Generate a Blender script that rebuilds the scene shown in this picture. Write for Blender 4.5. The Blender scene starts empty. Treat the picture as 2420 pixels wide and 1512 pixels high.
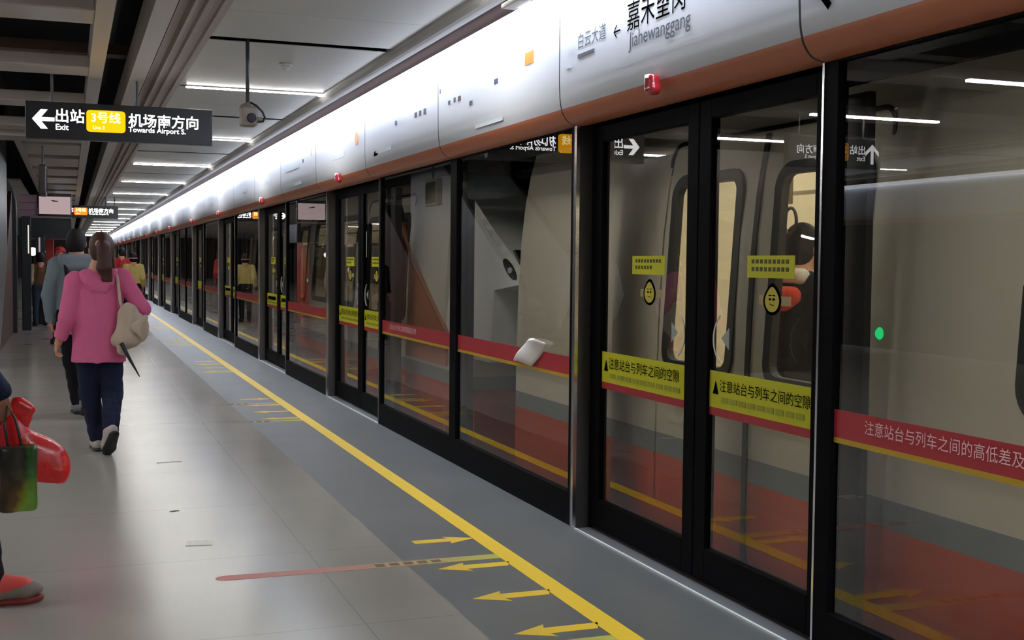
import bpy, bmesh, math, random
import numpy as np
from mathutils import Vector, Matrix
random.seed(7)
S = bpy.context.scene
C = S.collection

# ------------------------------------------------------------------ camera, world, exposure
cam_d = bpy.data.cameras.new('camera')
cam = bpy.data.objects.new('camera', cam_d); C.objects.link(cam)
YAW, PITCH, ROLL, CH = 0.35708834, 0.04845472, 0.00981626, 1.42
_f = Vector((math.sin(YAW)*math.cos(PITCH), math.cos(YAW)*math.cos(PITCH), -math.sin(PITCH)))
_r = Vector((math.cos(YAW), -math.sin(YAW), 0)); _u = _r.cross(_f)
_c, _s = math.cos(ROLL), math.sin(ROLL)
_r2, _u2 = _c*_r + _s*_u, -_s*_r + _c*_u
cam.matrix_world = Matrix(((_r2.x, _u2.x, -_f.x, 0), (_r2.y, _u2.y, -_f.y, 0), (_r2.z, _u2.z, -_f.z, CH), (0, 0, 0, 1)))
cam_d.sensor_width = 36; cam_d.lens = 2807.76/2420*36; cam_d.clip_start = .05; cam_d.clip_end = 400
S.camera = cam
W = bpy.data.worlds.new('world'); S.world = W; W.use_nodes = True
W.node_tree.nodes['Background'].inputs[0].default_value = (.9, .93, 1, 1)
W.node_tree.nodes['Background'].inputs[1].default_value = 0.0
S.view_settings.view_transform = 'Standard'; S.view_settings.look = 'None'
S.view_settings.gamma = 1; S.view_settings.use_curve_mapping = False
S.view_settings.exposure = 0.0
S.cycles.max_bounces = 8; S.cycles.diffuse_bounces = 4; S.cycles.glossy_bounces = 4
S.cycles.transparent_max_bounces = 24
S.cycles.sample_clamp_indirect = 6
TUBE, FASC, TRAINL = 80.0, 235.0, 5.0       # lamp strengths: ceiling bars, header strip, train saloon

# ------------------------------------------------------------------ materials
def lin(h):
    v = [int(h[i:i+2], 16)/255 for i in (0, 2, 4)]
    return tuple(x/12.92 if x <= .04045 else ((x+.055)/1.055)**2.4 for x in v) + (1,)
MATS = {}
def mat(name, col, rough=.5, metal=0, bump=0, bscale=40, var=0, vscale=6, spec=.5, coat=0, trans=0):
    if name in MATS: return MATS[name]
    m = bpy.data.materials.new(name); m.use_nodes = True; nt = m.node_tree
    p = nt.nodes['Principled BSDF']
    c = lin(col) if isinstance(col, str) else tuple(col)+(1,)
    p.inputs['Base Color'].default_value = c
    p.inputs['Roughness'].default_value = rough; p.inputs['Metallic'].default_value = metal
    p.inputs['Specular IOR Level'].default_value = spec; p.inputs['Coat Weight'].default_value = coat
    if bump or var:
        tc = nt.nodes.new('ShaderNodeTexCoord')
        if var:
            n = nt.nodes.new('ShaderNodeTexNoise'); n.inputs['Scale'].default_value = vscale; n.inputs['Detail'].default_value = 4
            nt.links.new(tc.outputs['Object'], n.inputs['Vector'])
            mx = nt.nodes.new('ShaderNodeMix'); mx.data_type = 'RGBA'
            mx.inputs[6].default_value = tuple(x*(1-var) for x in c[:3])+(1,); mx.inputs[7].default_value = tuple(min(1, x*(1+var)) for x in c[:3])+(1,)
            nt.links.new(n.outputs['Fac'], mx.inputs[0]); nt.links.new(mx.outputs[2], p.inputs['Base Color'])
        if bump:
            n2 = nt.nodes.new('ShaderNodeTexNoise'); n2.inputs['Scale'].default_value = bscale; n2.inputs['Detail'].default_value = 3
            nt.links.new(tc.outputs['Object'], n2.inputs['Vector'])
            b = nt.nodes.new('ShaderNodeBump'); b.inputs['Strength'].default_value = bump; b.inputs['Distance'].default_value = .02
            nt.links.new(n2.outputs['Fac'], b.inputs['Height']); nt.links.new(b.outputs['Normal'], p.inputs['Normal'])
    MATS[name] = m
    return m
def emit(name, col, strength):
    if name in MATS: return MATS[name]
    m = bpy.data.materials.new(name); m.use_nodes = True; nt = m.node_tree
    for n in list(nt.nodes): nt.nodes.remove(n)
    e = nt.nodes.new('ShaderNodeEmission'); o = nt.nodes.new('ShaderNodeOutputMaterial')
    e.inputs[0].default_value = lin(col); e.inputs[1].default_value = strength
    nt.links.new(e.outputs[0], o.inputs[0]); MATS[name] = m
    return m
def glass(name, tint, ior=1.6, refl=1.0, rough=0.0):
    if name in MATS: return MATS[name]
    m = bpy.data.materials.new(name); m.use_nodes = True; nt = m.node_tree
    for n in list(nt.nodes): nt.nodes.remove(n)
    o = nt.nodes.new('ShaderNodeOutputMaterial'); mx = nt.nodes.new('ShaderNodeMixShader')
    t = nt.nodes.new('ShaderNodeBsdfTransparent'); g = nt.nodes.new('ShaderNodeBsdfGlossy')
    f = nt.nodes.new('ShaderNodeFresnel'); ge = nt.nodes.new('ShaderNodeNewGeometry')
    sb = nt.nodes.new('ShaderNodeMath'); sb.operation = 'SUBTRACT'; sb.inputs[0].default_value = 1
    mu = nt.nodes.new('ShaderNodeMath'); mu.operation = 'MULTIPLY'; m2 = nt.nodes.new('ShaderNodeMath'); m2.operation = 'MULTIPLY'
    m2.inputs[1].default_value = refl; m2.use_clamp = True
    f.inputs['IOR'].default_value = ior; g.inputs['Roughness'].default_value = rough
    t.inputs[0].default_value = tuple(tint)+(1,); g.inputs[0].default_value = (1, 1, 1, 1)
    L = nt.links.new
    L(ge.outputs['Backfacing'], sb.inputs[1]); L(f.outputs[0], mu.inputs[0]); L(sb.outputs[0], mu.inputs[1])
    L(mu.outputs[0], m2.inputs[0]); L(m2.outputs[0], mx.inputs[0]); L(t.outputs[0], mx.inputs[1]); L(g.outputs[0], mx.inputs[2])
    L(mx.outputs[0], o.inputs[0]); MATS[name] = m
    return m

# ------------------------------------------------------------------ mesh builder
class MB:
    def __init__(self): self.v = []; self.f = []; self.m = []
    def add(self, vs, fs, mi=0):
        o = len(self.v); self.v += [tuple(map(float, p)) for p in vs]
        self.f += [tuple(i+o for i in f) for f in fs]; self.m += [mi]*len(fs)
    def box(self, a, b, mi=0):
        x0, x1 = sorted((a[0], b[0])); y0, y1 = sorted((a[1], b[1])); z0, z1 = sorted((a[2], b[2]))
        self.add([(x0,y0,z0),(x1,y0,z0),(x1,y1,z0),(x0,y1,z0),(x0,y0,z1),(x1,y0,z1),(x1,y1,z1),(x0,y1,z1)],
                 [(3,2,1,0),(4,5,6,7),(0,1,5,4),(1,2,6,5),(2,3,7,6),(3,0,4,7)], mi)
        return self
    def prism(self, pts, axis, a, b, mi=0):
        """closed outline pts (2D) extruded along axis from a to b; axis y: pts=(x,z); x: (y,z); z: (x,y)"""
        n = len(pts)
        A = sum(pts[i][0]*pts[(i+1) % n][1]-pts[(i+1) % n][0]*pts[i][1] for i in range(n))
        if A < 0: pts = pts[::-1]
        def P(p, t): return (p[0], t, p[1]) if axis == 'y' else (t, p[0], p[1]) if axis == 'x' else (p[0], p[1], t)
        vs = [P(p, a) for p in pts]+[P(p, b) for p in pts]
        fs = [tuple(range(n))[::-1], tuple(range(n, 2*n))]+[(i, (i+1) % n, (i+1) % n+n, i+n) for i in range(n)]
        if axis == 'y': fs = [f[::-1] for f in fs]
        if a > b: fs = [f[::-1] for f in fs]
        self.add(vs, fs, mi); return self
    def tube(self, path, r, seg=10, mi=0, close=False):
        P = [Vector(p) for p in path]; n = len(P); vs = []; fs = []
        up = None
        for i in range(n):
            t = ((P[(i+1) % n] if close or i < n-1 else P[i])-(P[i-1] if close or i > 0 else P[i])).normalized()
            if up is None: up = t.orthogonal().normalized()
            up = (up-t*up.dot(t)).normalized(); w = t.cross(up)
            rr = r[i] if isinstance(r, (list, tuple)) else r
            vs += [P[i]+(up*math.cos(2*math.pi*k/seg)+w*math.sin(2*math.pi*k/seg))*rr for k in range(seg)]
        for i in range(n if close else n-1):
            j = (i+1) % n
            fs += [(i*seg+k, i*seg+(k+1) % seg, j*seg+(k+1) % seg, j*seg+k) for k in range(seg)]
        if not close: fs += [tuple(range(seg))[::-1], tuple(range((n-1)*seg, n*seg))]
        self.add(vs, fs, mi); return self
    def lathe(self, prof, org, seg=20, mi=0, axis='z'):
        vs = []; fs = []; n = len(prof)
        for r, z in prof:
            for k in range(seg):
                a = 2*math.pi*k/seg; x, y = r*math.cos(a), r*math.sin(a)
                p = (x, y, z) if axis == 'z' else (z, y, -x) if axis == 'x' else (x, z, -y)
                vs.append((org[0]+p[0], org[1]+p[1], org[2]+p[2]))
        for i in range(n-1):
            fs += [(i*seg+k, i*seg+(k+1) % seg, (i+1)*seg+(k+1) % seg, (i+1)*seg+k) for k in range(seg)]
        fs += [tuple(range(seg))[::-1], tuple(range((n-1)*seg, n*seg))]
        self.add(vs, fs, mi); return self
    warp = None
    def mesh(self, name, mats, smooth=False):
        me = bpy.data.meshes.new(name); me.from_pydata([MB.warp(p) for p in self.v] if MB.warp else self.v, [], self.f)
        for x in (mats if isinstance(mats, (list, tuple)) else [mats]): me.materials.append(x)
        me.polygons.foreach_set('material_index', self.m)
        if smooth: me.polygons.foreach_set('use_smooth', [True]*len(self.f))
        me.update(); return me

def wl(p):
    l = Vector((0, 0, 0))
    while p is not None: l += p.location; p = p.parent
    return l
def link(name, me, parent=None, loc=None):
    o = bpy.data.objects.new(name, me); C.objects.link(o)
    if parent is not None: o.parent = parent
    if loc is not None: o.location = loc
    return o
def tag(o, label=None, cat=None, group=None, kind=None):
    for k, v in (('label', label), ('category', cat), ('group', group), ('kind', kind)):
        if v: o[k] = v
    return o
def empty(name, loc, label, cat, group=None, rz=0):
    o = bpy.data.objects.new(name, None); C.objects.link(o); o.location = loc; o.rotation_euler.z = rz; o.empty_display_size = .1
    return tag(o, label, cat, group)
def part(name, mb, mats, parent=None, bevel=0, smooth=False, label=None, local=False, auto=None):
    """mb in world coordinates (local=True: already in the parent's frame)"""
    me = mb.mesh(name, mats, smooth)
    if parent is not None and not local:
        l = wl(parent); me.transform(Matrix.Translation(-l))
    o = link(name, me, parent)
    if bevel:
        b = o.modifiers.new('bevel', 'BEVEL'); b.width = bevel; b.segments = 2; b.limit_method = 'ANGLE'; b.angle_limit = .7
    if label: o['label'] = label
    return o
def thing(name, mb, mats, label, cat, group=None, bevel=0, smooth=False, kind=None):
    """a thing that is one mesh, origin at its base centre"""
    A = np.array(mb.v); l = Vector((*(A[:, :2].min(0)+A[:, :2].max(0))/2, A[:, 2].min()))
    me = mb.mesh(name, mats, smooth); me.transform(Matrix.Translation(-l))
    o = link(name, me, None, l); tag(o, label, cat, group, kind)
    if bevel:
        b = o.modifiers.new('bevel', 'BEVEL'); b.width = bevel; b.segments = 2; b.limit_method = 'ANGLE'; b.angle_limit = .7
    return o
def struct(name, mb, mats, label=None, cat=None, bevel=0, smooth=False):
    o = thing(name, mb, mats, label, cat, None, bevel, smooth, 'structure')
    return o

def text_data(s, size=1.0, width=None, height=None, ext=.001, bold=0.0):
    cu = bpy.data.curves.new('lettering', 'FONT'); cu.body = s; cu.size = 1; cu.extrude = 0; cu.resolution_u = 3; cu.offset = bold
    o = bpy.data.objects.new('lettering_tmp', cu); C.objects.link(o)
    dg = bpy.context.evaluated_depsgraph_get(); dg.update()
    me = bpy.data.meshes.new_from_object(o.evaluated_get(dg))
    bpy.data.objects.remove(o); bpy.data.curves.remove(cu)
    n = len(me.vertices); A = np.zeros(n*3); me.vertices.foreach_get('co', A); A = A.reshape(-1, 3)
    F = [tuple(p.vertices) for p in me.polygons]; bpy.data.meshes.remove(me)
    if n == 0: return np.zeros((0, 3)), []
    A[:, :2] -= A[:, :2].min(0); w, h = A[:, 0].max(), A[:, 1].max()
    A[:, 0] *= (width/w if width else (height/h if height else size)); A[:, 1] *= (height/h if height else (width/w if width else size))
    return A, F
TXT = {}
def put_text(mb, s, org, xd, yd, width=None, height=None, mi=0, bold=0.0):
    """flat raised lettering: org = lower left corner, xd / yd unit directions"""
    k = (s, width, height, bold)
    if k not in TXT: TXT[k] = text_data(s, width=width, height=height, bold=bold)
    A, F = TXT[k]; o = Vector(org); x = Vector(xd); y = Vector(yd)
    mb.add([o+x*p[0]+y*p[1] for p in A], F, mi)
    return mb
def quad(mb, org, xd, yd, w, h, mi=0):
    o = Vector(org); x = Vector(xd); y = Vector(yd); n = x.cross(y)*.0012
    vs = [o, o+x*w, o+x*w+y*h, o+y*h]
    mb.add([v-n for v in vs]+[v+n*.5 for v in vs], [(3,2,1,0),(4,5,6,7),(0,1,5,4),(1,2,6,5),(2,3,7,6),(3,0,4,7)], mi)
def rrect(a0, a1, b0, b1, r, n=6):
    out = []
    for cx, cy, s in ((a1-r, b1-r, 0), (a0+r, b1-r, 1), (a0+r, b0+r, 2), (a1-r, b0+r, 3)):
        for k in range(n+1):
            t = (s+k/n)*math.pi/2; out.append((cx+r*math.cos(t), cy+r*math.sin(t)))
    return out

# ------------------------------------------------------------------ signed-distance sculpting
class SDF:
    def __init__(self, lo, hi, h):
        self.lo = np.array(lo, float); self.h = h
        self.n = np.ceil((np.array(hi, float)-self.lo)/h).astype(int)+1
        self.d = np.full(self.n, 1.0, np.float32)
    def _blk(self, lo, hi, pad):
        a = np.maximum(np.floor((np.array(lo)-pad-self.lo)/self.h).astype(int), 0)
        b = np.minimum(np.ceil((np.array(hi)+pad-self.lo)/self.h).astype(int)+1, self.n)
        if np.any(b <= a): return None
        g = [self.lo[i]+self.h*np.arange(a[i], b[i]) for i in range(3)]
        X = np.stack(np.meshgrid(*g, indexing='ij'), -1)
        return tuple(slice(a[i], b[i]) for i in range(3)), X
    def _mix(self, sl, d, k, cut=False):
        e = self.d[sl]
        if cut: self.d[sl] = np.maximum(e, -d); return
        if k > 0:
            hh = np.maximum(k-np.abs(e-d), 0)/k; self.d[sl] = np.minimum(e, d)-hh*hh*k*.25
        else: self.d[sl] = np.minimum(e, d)
    def cone(self, a, b, ra, rb=None, k=.02, cap=None, flat=None):
        """round cone a->b; cap=(point, normal) trims; flat=(axis, factor) squeezes across a direction"""
        rb = ra if rb is None else rb; a = np.array(a, float); b = np.array(b, float); R = max(ra, rb)
        q = self._blk(np.minimum(a, b)-R, np.maximum(a, b)+R, k+3*self.h)
        if q is None: return self
        sl, X = q; ab = b-a; L = ab@ab+1e-12
        t = np.clip(((X-a)@ab)/L, 0, 1); v = X-(a+t[..., None]*ab)
        if flat is not None:
            ax = np.array(flat[0], float); ax /= np.linalg.norm(ax); v = v+((v@ax)*(1/flat[1]-1))[..., None]*ax
        d = np.linalg.norm(v, axis=-1)-(ra+(rb-ra)*t)
        if cap is not None: d = np.maximum(d, (X-np.array(cap[0]))@np.array(cap[1], float))
        self._mix(sl, d, k); return self
    def ell(self, c, r, k=.02, R=None, cut=False, cap=None):
        c = np.array(c, float); r = np.array(r, float); m = r.max()
        q = self._blk(c-m, c+m, k+3*self.h)
        if q is None: return self
        sl, X = q; v = X-c
        if R is not None: v = v@np.array(R)
        k0 = np.linalg.norm(v/r, axis=-1); k1 = np.linalg.norm(v/(r*r), axis=-1)+1e-9
        d = k0*(k0-1)/k1
        if cap is not None: d = np.maximum(d, (X-np.array(cap[0]))@np.array(cap[1], float))
        self._mix(sl, d, k, cut); return self
    def box(self, c, r, rd=.01, k=.01, R=None):
        c = np.array(c, float); r = np.array(r, float); m = np.linalg.norm(r)
        q = self._blk(c-m, c+m, k+3*self.h)
        if q is None: return self
        sl, X = q; v = X-c
        if R is not None: v = v@np.array(R)
        w = np.abs(v)-(r-rd); d = np.linalg.norm(np.maximum(w, 0), axis=-1)+np.minimum(w.max(-1), 0)-rd
        self._mix(sl, d, k); return self
    def clip(self, p, n):
        g = [self.lo[i]+self.h*np.arange(self.n[i]) for i in range(3)]
        n = np.array(n, float); n /= np.linalg.norm(n)
        D = (g[0]*n[0])[:, None, None]+(g[1]*n[1])[None, :, None]+(g[2]*n[2])[None, None, :]-np.array(p)@n
        self.d = np.maximum(self.d, D).astype(np.float32); return self
    def wrinkle(self, amp, fr, seed=0):
        g = [self.lo[i]+self.h*np.arange(self.n[i]) for i in range(3)]
        r = np.random.RandomState(seed)
        for i in range(4):
            w = r.normal(size=3)*fr*(1+.6*i); ph = r.rand()*6
            D = (g[0]*w[0])[:, None, None]+(g[1]*w[1])[None, :, None]+(g[2]*w[2])[None, None, :]
            self.d += (amp/(1+.5*i)*np.sin(D+ph)).astype(np.float32)
        return self
    def mesh(self, name, mats, colour=None):
        d = np.pad(self.d, 1, constant_values=1.0); lo = self.lo-self.h; s = d < 0
        nx, ny, nz = d.shape; cs = (nx-1, ny-1, nz-1)
        acc = np.zeros(cs+(3,), np.float32); cnt = np.zeros(cs, np.float32); cross = []
        for ax in range(3):
            A = [slice(None)]*3; B = [slice(None)]*3; A[ax] = slice(0, -1); B[ax] = slice(1, None)
            d0, d1 = d[tuple(A)], d[tuple(B)]; m = s[tuple(A)] != s[tuple(B)]; cross.append((m, s[tuple(A)]))
            t = np.where(m, d0/np.where(np.abs(d0-d1) < 1e-9, 1, d0-d1), 0)
            o1, o2 = [i for i in range(3) if i != ax]
            for p in (0, 1):
                for q in (0, 1):
                    I = [slice(None)]*3; I[o1] = slice(p, p+cs[o1]); I[o2] = slice(q, q+cs[o2])
                    mm = m[tuple(I)]; cnt += mm
                    acc[..., ax] += np.where(mm, t[tuple(I)], 0); acc[..., o1] += mm*p; acc[..., o2] += mm*q
        act = cnt > 0; idx = np.full(cs, -1, np.int64); idx[act] = np.arange(act.sum())
        base = np.argwhere(act); V = (base+acc[act]/cnt[act][:, None])*self.h+lo
        Q = []
        for ax in range(3):
            m, sg = cross[ax]; o1, o2 = [(1, 2), (2, 0), (0, 1)][ax]
            e = np.argwhere(m)
            e = e[(e[:, o1] > 0) & (e[:, o2] > 0) & (e[:, o1] < cs[o1]) & (e[:, o2] < cs[o2])]
            if not len(e): continue
            def at(a, b):
                f = e.copy(); f[:, o1] -= a; f[:, o2] -= b; return idx[f[:, 0], f[:, 1], f[:, 2]]
            q = np.stack([at(1, 1), at(0, 1), at(0, 0), at(1, 0)], 1)
            fl = ~sg[e[:, 0], e[:, 1], e[:, 2]]; q[fl] = q[fl][:, ::-1]; Q.append(q)
        Q = np.concatenate(Q); Q = Q[(Q >= 0).all(1)]
        me = bpy.data.meshes.new(name); me.vertices.add(len(V)); me.vertices.foreach_set('co', V.astype(np.float32).ravel())
        me.loops.add(len(Q)*4); me.loops.foreach_set('vertex_index', Q.astype(np.int32).ravel())
        me.polygons.add(len(Q)); me.polygons.foreach_set('loop_start', np.arange(0, len(Q)*4, 4, dtype=np.int32))
        me.polygons.foreach_set('use_smooth', np.ones(len(Q), bool)); me.update(calc_edges=True); me.validate()
        for x in (mats if isinstance(mats, (list, tuple)) else [mats]): me.materials.append(x)
        if colour is not None:
            cen = V[Q].mean(1); me.polygons.foreach_set('material_index', np.array(colour(cen), np.int32))
        return me

ORD = ['first', 'second', 'third', 'fourth', 'fifth', 'sixth', 'seventh', 'eighth', 'ninth', 'tenth', 'eleventh', 'twelfth', 'thirteenth', 'fourteenth', 'fifteenth', 'sixteenth', 'seventeenth', 'eighteenth', 'nineteenth', 'twentieth']
ORD += ['twenty-'+o for o in ORD[:9]]+['thirtieth']+['thirty-'+o for o in ORD[:9]]+['fortieth']+['forty-'+o for o in ORD[:9]]

# palette
M_black = mat('black paint', '08080a', .5, spec=.0)
M_blackm = mat('matt black', '0e0e10', .7)
M_frame = mat('dark anodised frame', '0d0d0f', .5, 0, spec=.02)
M_jamb = mat('grey jamb', '3a3b3d', .45, .3)
M_steel = mat('brushed steel', 'b4aeaa', .32, .9, bump=.05, bscale=60)
M_bright = mat('polished steel', 'e6e6ea', .2, 1)
M_white = mat('white panel enamel', 'babec6', .42)
M_orange = mat('orange brown enamel', 'a8603e', .45)
M_ceil = mat('grey white ceiling enamel', 'd0cfcb', .38, 0, var=.04, vscale=.7)
M_mould = mat('grey aluminium moulding', '93908c', .6, 0, spec=.2)
M_corn = mat('warm grey cornice', 'a3968d', .45)
M_brown = mat('brown soffit', '231713', .8, spec=.1)
M_beam = mat('ceiling beam grey', 'bdb5ad', .4)
M_void = mat('ceiling void', '101012', .8)
M_yellow = mat('yellow floor paint', 'ecc51c', .45)
M_yband = mat('yellow film', 'c9c81c', .4, spec=.4)
M_red = mat('red film', 'a62a31', .32)
M_yedge = mat('amber film', 'b8961c', .4)
M_redw = mat('red panel', 'b3281c', .5)
M_ink = mat('black ink', '070706', .8, spec=.0)
M_gink = mat('grey ink', '5a5f66', .8, spec=.1)
M_wink = mat('white ink', 'f4c9cb', .6)
M_glass = glass('platform door glass', (.95, .95, .93), 1.55, 1.45)
M_tglass = glass('train window glass', (.62, .64, .64), 1.55)
M_lampc = emit('ceiling lamp glow', 'fffdf8', TUBE)
M_lampf = emit('header lamp glow', 'e2ecff', FASC)
M_lampo = emit('opposite header lamp glow', 'eef4ff', FASC*.8)
M_lampx = emit('header lamp front', 'f6f8ff', 2.5)
M_lampt2 = emit('train lamp dim glow', 'fff3dc', TRAINL*1.2)
M_lampt = emit('train lamp glow', 'fff3dc', TRAINL*4)
# ================================================================== THE SETTING
YB, YE = -5.0, 92.0
def floor_mat(name, col, joint, px, ox, py, oy, rough, width=.004, var=.05):
    m = mat(name, col, rough, spec=.75); nt = m.node_tree; p = nt.nodes['Principled BSDF']; p.inputs['IOR'].default_value = 1.75; L = nt.links.new
    g = nt.nodes.new('ShaderNodeNewGeometry'); sx = nt.nodes.new('ShaderNodeSeparateXYZ'); L(g.outputs['Position'], sx.inputs[0])
    def M(op, a, b=None):
        n = nt.nodes.new('ShaderNodeMath'); n.operation = op
        for i, v in enumerate((a, b)):
            if v is None: continue
            if isinstance(v, (int, float)): n.inputs[i].default_value = v
            else: L(v, n.inputs[i])
        return n.outputs[0]
    def line(s, pitch, off):
        t = M('FLOORED_MODULO', M('SUBTRACT', s, off-pitch/2), pitch)
        return M('LESS_THAN', M('ABSOLUTE', M('SUBTRACT', t, pitch/2)), width/2)
    j = M('MAXIMUM', line(sx.outputs['X'], px, ox), line(sx.outputs['Y'], py, oy))
    n = nt.nodes.new('ShaderNodeTexNoise'); n.inputs['Scale'].default_value = 1.7; n.inputs['Detail'].default_value = 5; L(g.outputs['Position'], n.inputs['Vector'])
    c = lin(col)
    mx = nt.nodes.new('ShaderNodeMix'); mx.data_type = 'RGBA'
    mx.inputs[6].default_value = tuple(x*(1-var) for x in c[:3])+(1,); mx.inputs[7].default_value = tuple(x*(1+var) for x in c[:3])+(1,)
    L(n.outputs['Fac'], mx.inputs[0])
    m2 = nt.nodes.new('ShaderNodeMix'); m2.data_type = 'RGBA'; m2.inputs[7].default_value = lin(joint); L(j, m2.inputs[0]); L(mx.outputs[2], m2.inputs[6])
    L(m2.outputs[2], p.inputs['Base Color'])
    n3 = nt.nodes.new('ShaderNodeTexNoise'); n3.inputs['Scale'].default_value = 2; n3.inputs['Detail'].default_value = 2; L(g.outputs['Position'], n3.inputs['Vector'])
    mr = nt.nodes.new('ShaderNodeMapRange'); mr.inputs[1].default_value = .3; mr.inputs[2].default_value = .7; mr.inputs[3].default_value = rough-.012; mr.inputs[4].default_value = rough+.02
    L(n3.outputs['Fac'], mr.inputs[0]); L(mr.outputs[0], p.inputs['Roughness'])
    return m
M_tile = floor_mat('pale polished floor tile', 'aba8a3', '8d8b87', 2.44, 1.08, 1.22, 10.6, .2)
M_strip = floor_mat('grey granite edge strip', '585a58', '4e504e', 99, 50, 2.44, 10.6, .34, .004)
struct('floor', MB().box((-8, YB, -.3), (1.475, YE, 0)), M_tile)
struct('floor', MB().box((1.475, YB, -.3), (2.66, YE, 0)), M_strip)
struct('trackbed', MB().box((2.66, YB, -1.35), (7, YE, -1.2)), mat('track concrete', '2a2826', .9))
struct('wall_right', MB().box((6.6, YB, -1.2), (6.8, YE, 4)), mat('tunnel concrete', '33302d', .9))
struct('wall_left', MB().box((-8.2, YB, 0), (-8.02, YE, 2.14)), mat('far platform glazing', '1c1b1d', .25, spec=.6))
struct('wall_back', MB().box((-8.2, YB-.2, -1.2), (6.8, YB, 4.2)), mat('end wall', '6d6660', .7))
struct('wall_front', MB().box((-8.2, YE, -1.2), (6.8, YE+.2, 4.2)), mat('far end wall', '3c2f2a', .7))
struct('wall_core', MB().box((-4.4, 13.5, 0), (-2.4, 30, 2.9)), mat('stair core wall', '4f4842', .6))
struct('ceiling', MB().box((-8.2, YB, 4.2), (6.8, YE, 4.4)), M_void)

# ---- ceiling above the platform: white panels with joints and open slots, moulding, cornice, beams, slats
def mir(x): return -5.47-x
LY = [6.52+4.77*k for k in range(-2, 18)]
def ceil_panel(f, y0, y1, hand):
    """one transverse strip of enamelled panels between two joints"""
    x0, x1 = f(.95), f(2.285)
    mb = MB().box((x0, y0, 3.0), (x1, y1, 3.006))
    return struct('ceiling_panel', mb, M_ceil)
for hand, f in enumerate((lambda x: x, mir)):
    for i, ly in enumerate(LY):
        ceil_panel(f, ly+.05, ly+1.23, hand)            # panels between lamps, dark slot, panels
        ceil_panel(f, ly+1.236, ly+2.19, hand)
        ceil_panel(f, ly+2.34, ly+3.5, hand)
        ceil_panel(f, ly+3.506, ly+4.72, hand)
    def prof(P): return [(f(x), z) for x, z in P]
    a = [2.27+.075-.078*math.cos(t*math.pi/8) for t in range(9)]
    half = [(2.345-.075*math.cos(t*math.pi/10), 3.0-.075*math.sin(t*math.pi/10)) for t in range(11)]
    struct('trim_1', MB().prism(prof(half+[(2.42, 3.06), (2.27, 3.06)]), 'y', YB, YE), M_mould, smooth=False)
    struct('trim_2', MB().prism(prof([(2.42, 2.985), (2.6, 2.985), (2.6, 2.86), (2.95, 2.86), (2.95, 4.2), (2.42, 4.2)]), 'y', YB, YE), M_brown)
    corn = [(.95, 3.03), (.95, 2.99), (.90, 2.985), (.895, 3.01), (.855, 3.01), (.85, 2.985), (.81, 2.985), (.805, 3.02), (.765, 3.02), (.76, 2.99), (.735, 2.99), (.73, 3.05), (.665, 3.05), (.66, 3.0), (.65, 3.0), (.65, 3.2), (.95, 3.2)]
    struct('trim_3', MB().prism(prof(corn), 'y', YB, YE), M_corn)
    struct('ceiling_beam', MB().prism(prof([(.51, 2.99), (.64, 2.99), (.64, 3.25), (.51, 3.25)]), 'y', YB, YE), M_beam)
    struct('ceiling_beam', MB().prism(prof([(.172, 2.99), (.285, 2.99), (.285, 3.25), (.172, 3.25)]), 'y', YB, YE), M_beam)
# transverse slats over the middle of the platform (near part), slotted flat panels further on
M_slat = mat('warm grey slat enamel', 'b3a9a1', .38)
for k in range(-4, 4):
    y = 8.14+2.45*k
    struct('ceiling_slat', MB().box((-5.64, y, 3.0), (.172, y+.47, 3.11)), M_slat, bevel=.012)
for k in range(0, 12):
    y = 17.95+2.45*k
    struct('ceiling_slat', MB().prism([(y, 3.0), (y+1.75, 3.0), (y+1.75, 3.12), (y, 3.12)], 'x', -.6, .172), M_slat, bevel=.01)
struct('ceiling_beam', MB().box((-.68, 17.2, 2.99), (-.6, 47, 3.12)), M_slat)
struct('ceiling_beam', MB().box((-5.64, 16.6, 2.98), (.172, 17.3, 3.12)), M_slat)
struct('ceiling_panel', MB().box((-5.64, 17.3, 3.0), (-2.4, 47, 3.04)), M_slat)
struct('ceiling_panel', MB().box((-2.4, 26.6, 3.0), (-.93, 47, 3.04)), M_slat)
struct('ceiling_panel', MB().box((-5.64, 47, 3.0), (.172, YE, 3.04)), M_slat)
# service ducts glimpsed through the open grid
for i, (x, z, r) in enumerate(((-.9, 3.62, .18), (.38, 3.72, .1), (-2.3, 3.6, .2))):
    thing('ceiling_duct', MB().tube([(x, YB+.1, z), (x, 16.4, z)], r, 12), mat('duct grey', '3a3532', .6), ('grey round duct dimly seen above the ceiling slats, left of the hanging sign', 'thin grey pipe running in the dark gap between the two ceiling beams', 'wide grey duct above the slats over the middle of the platform')[i], 'duct', 'ducts above the open ceiling', smooth=True)
for i, y in enumerate((6.6, 9.4, 12.6)):
    thing('cable_tray', MB().box((-5.4, y, 3.45), (.6, y+.25, 3.55)), mat('tray brown', '54402f', .6), f'{ORD[i]} brown cable tray crossing above the open ceiling slats, counted from the camera', 'cable tray', 'cable trays above the ceiling')

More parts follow.
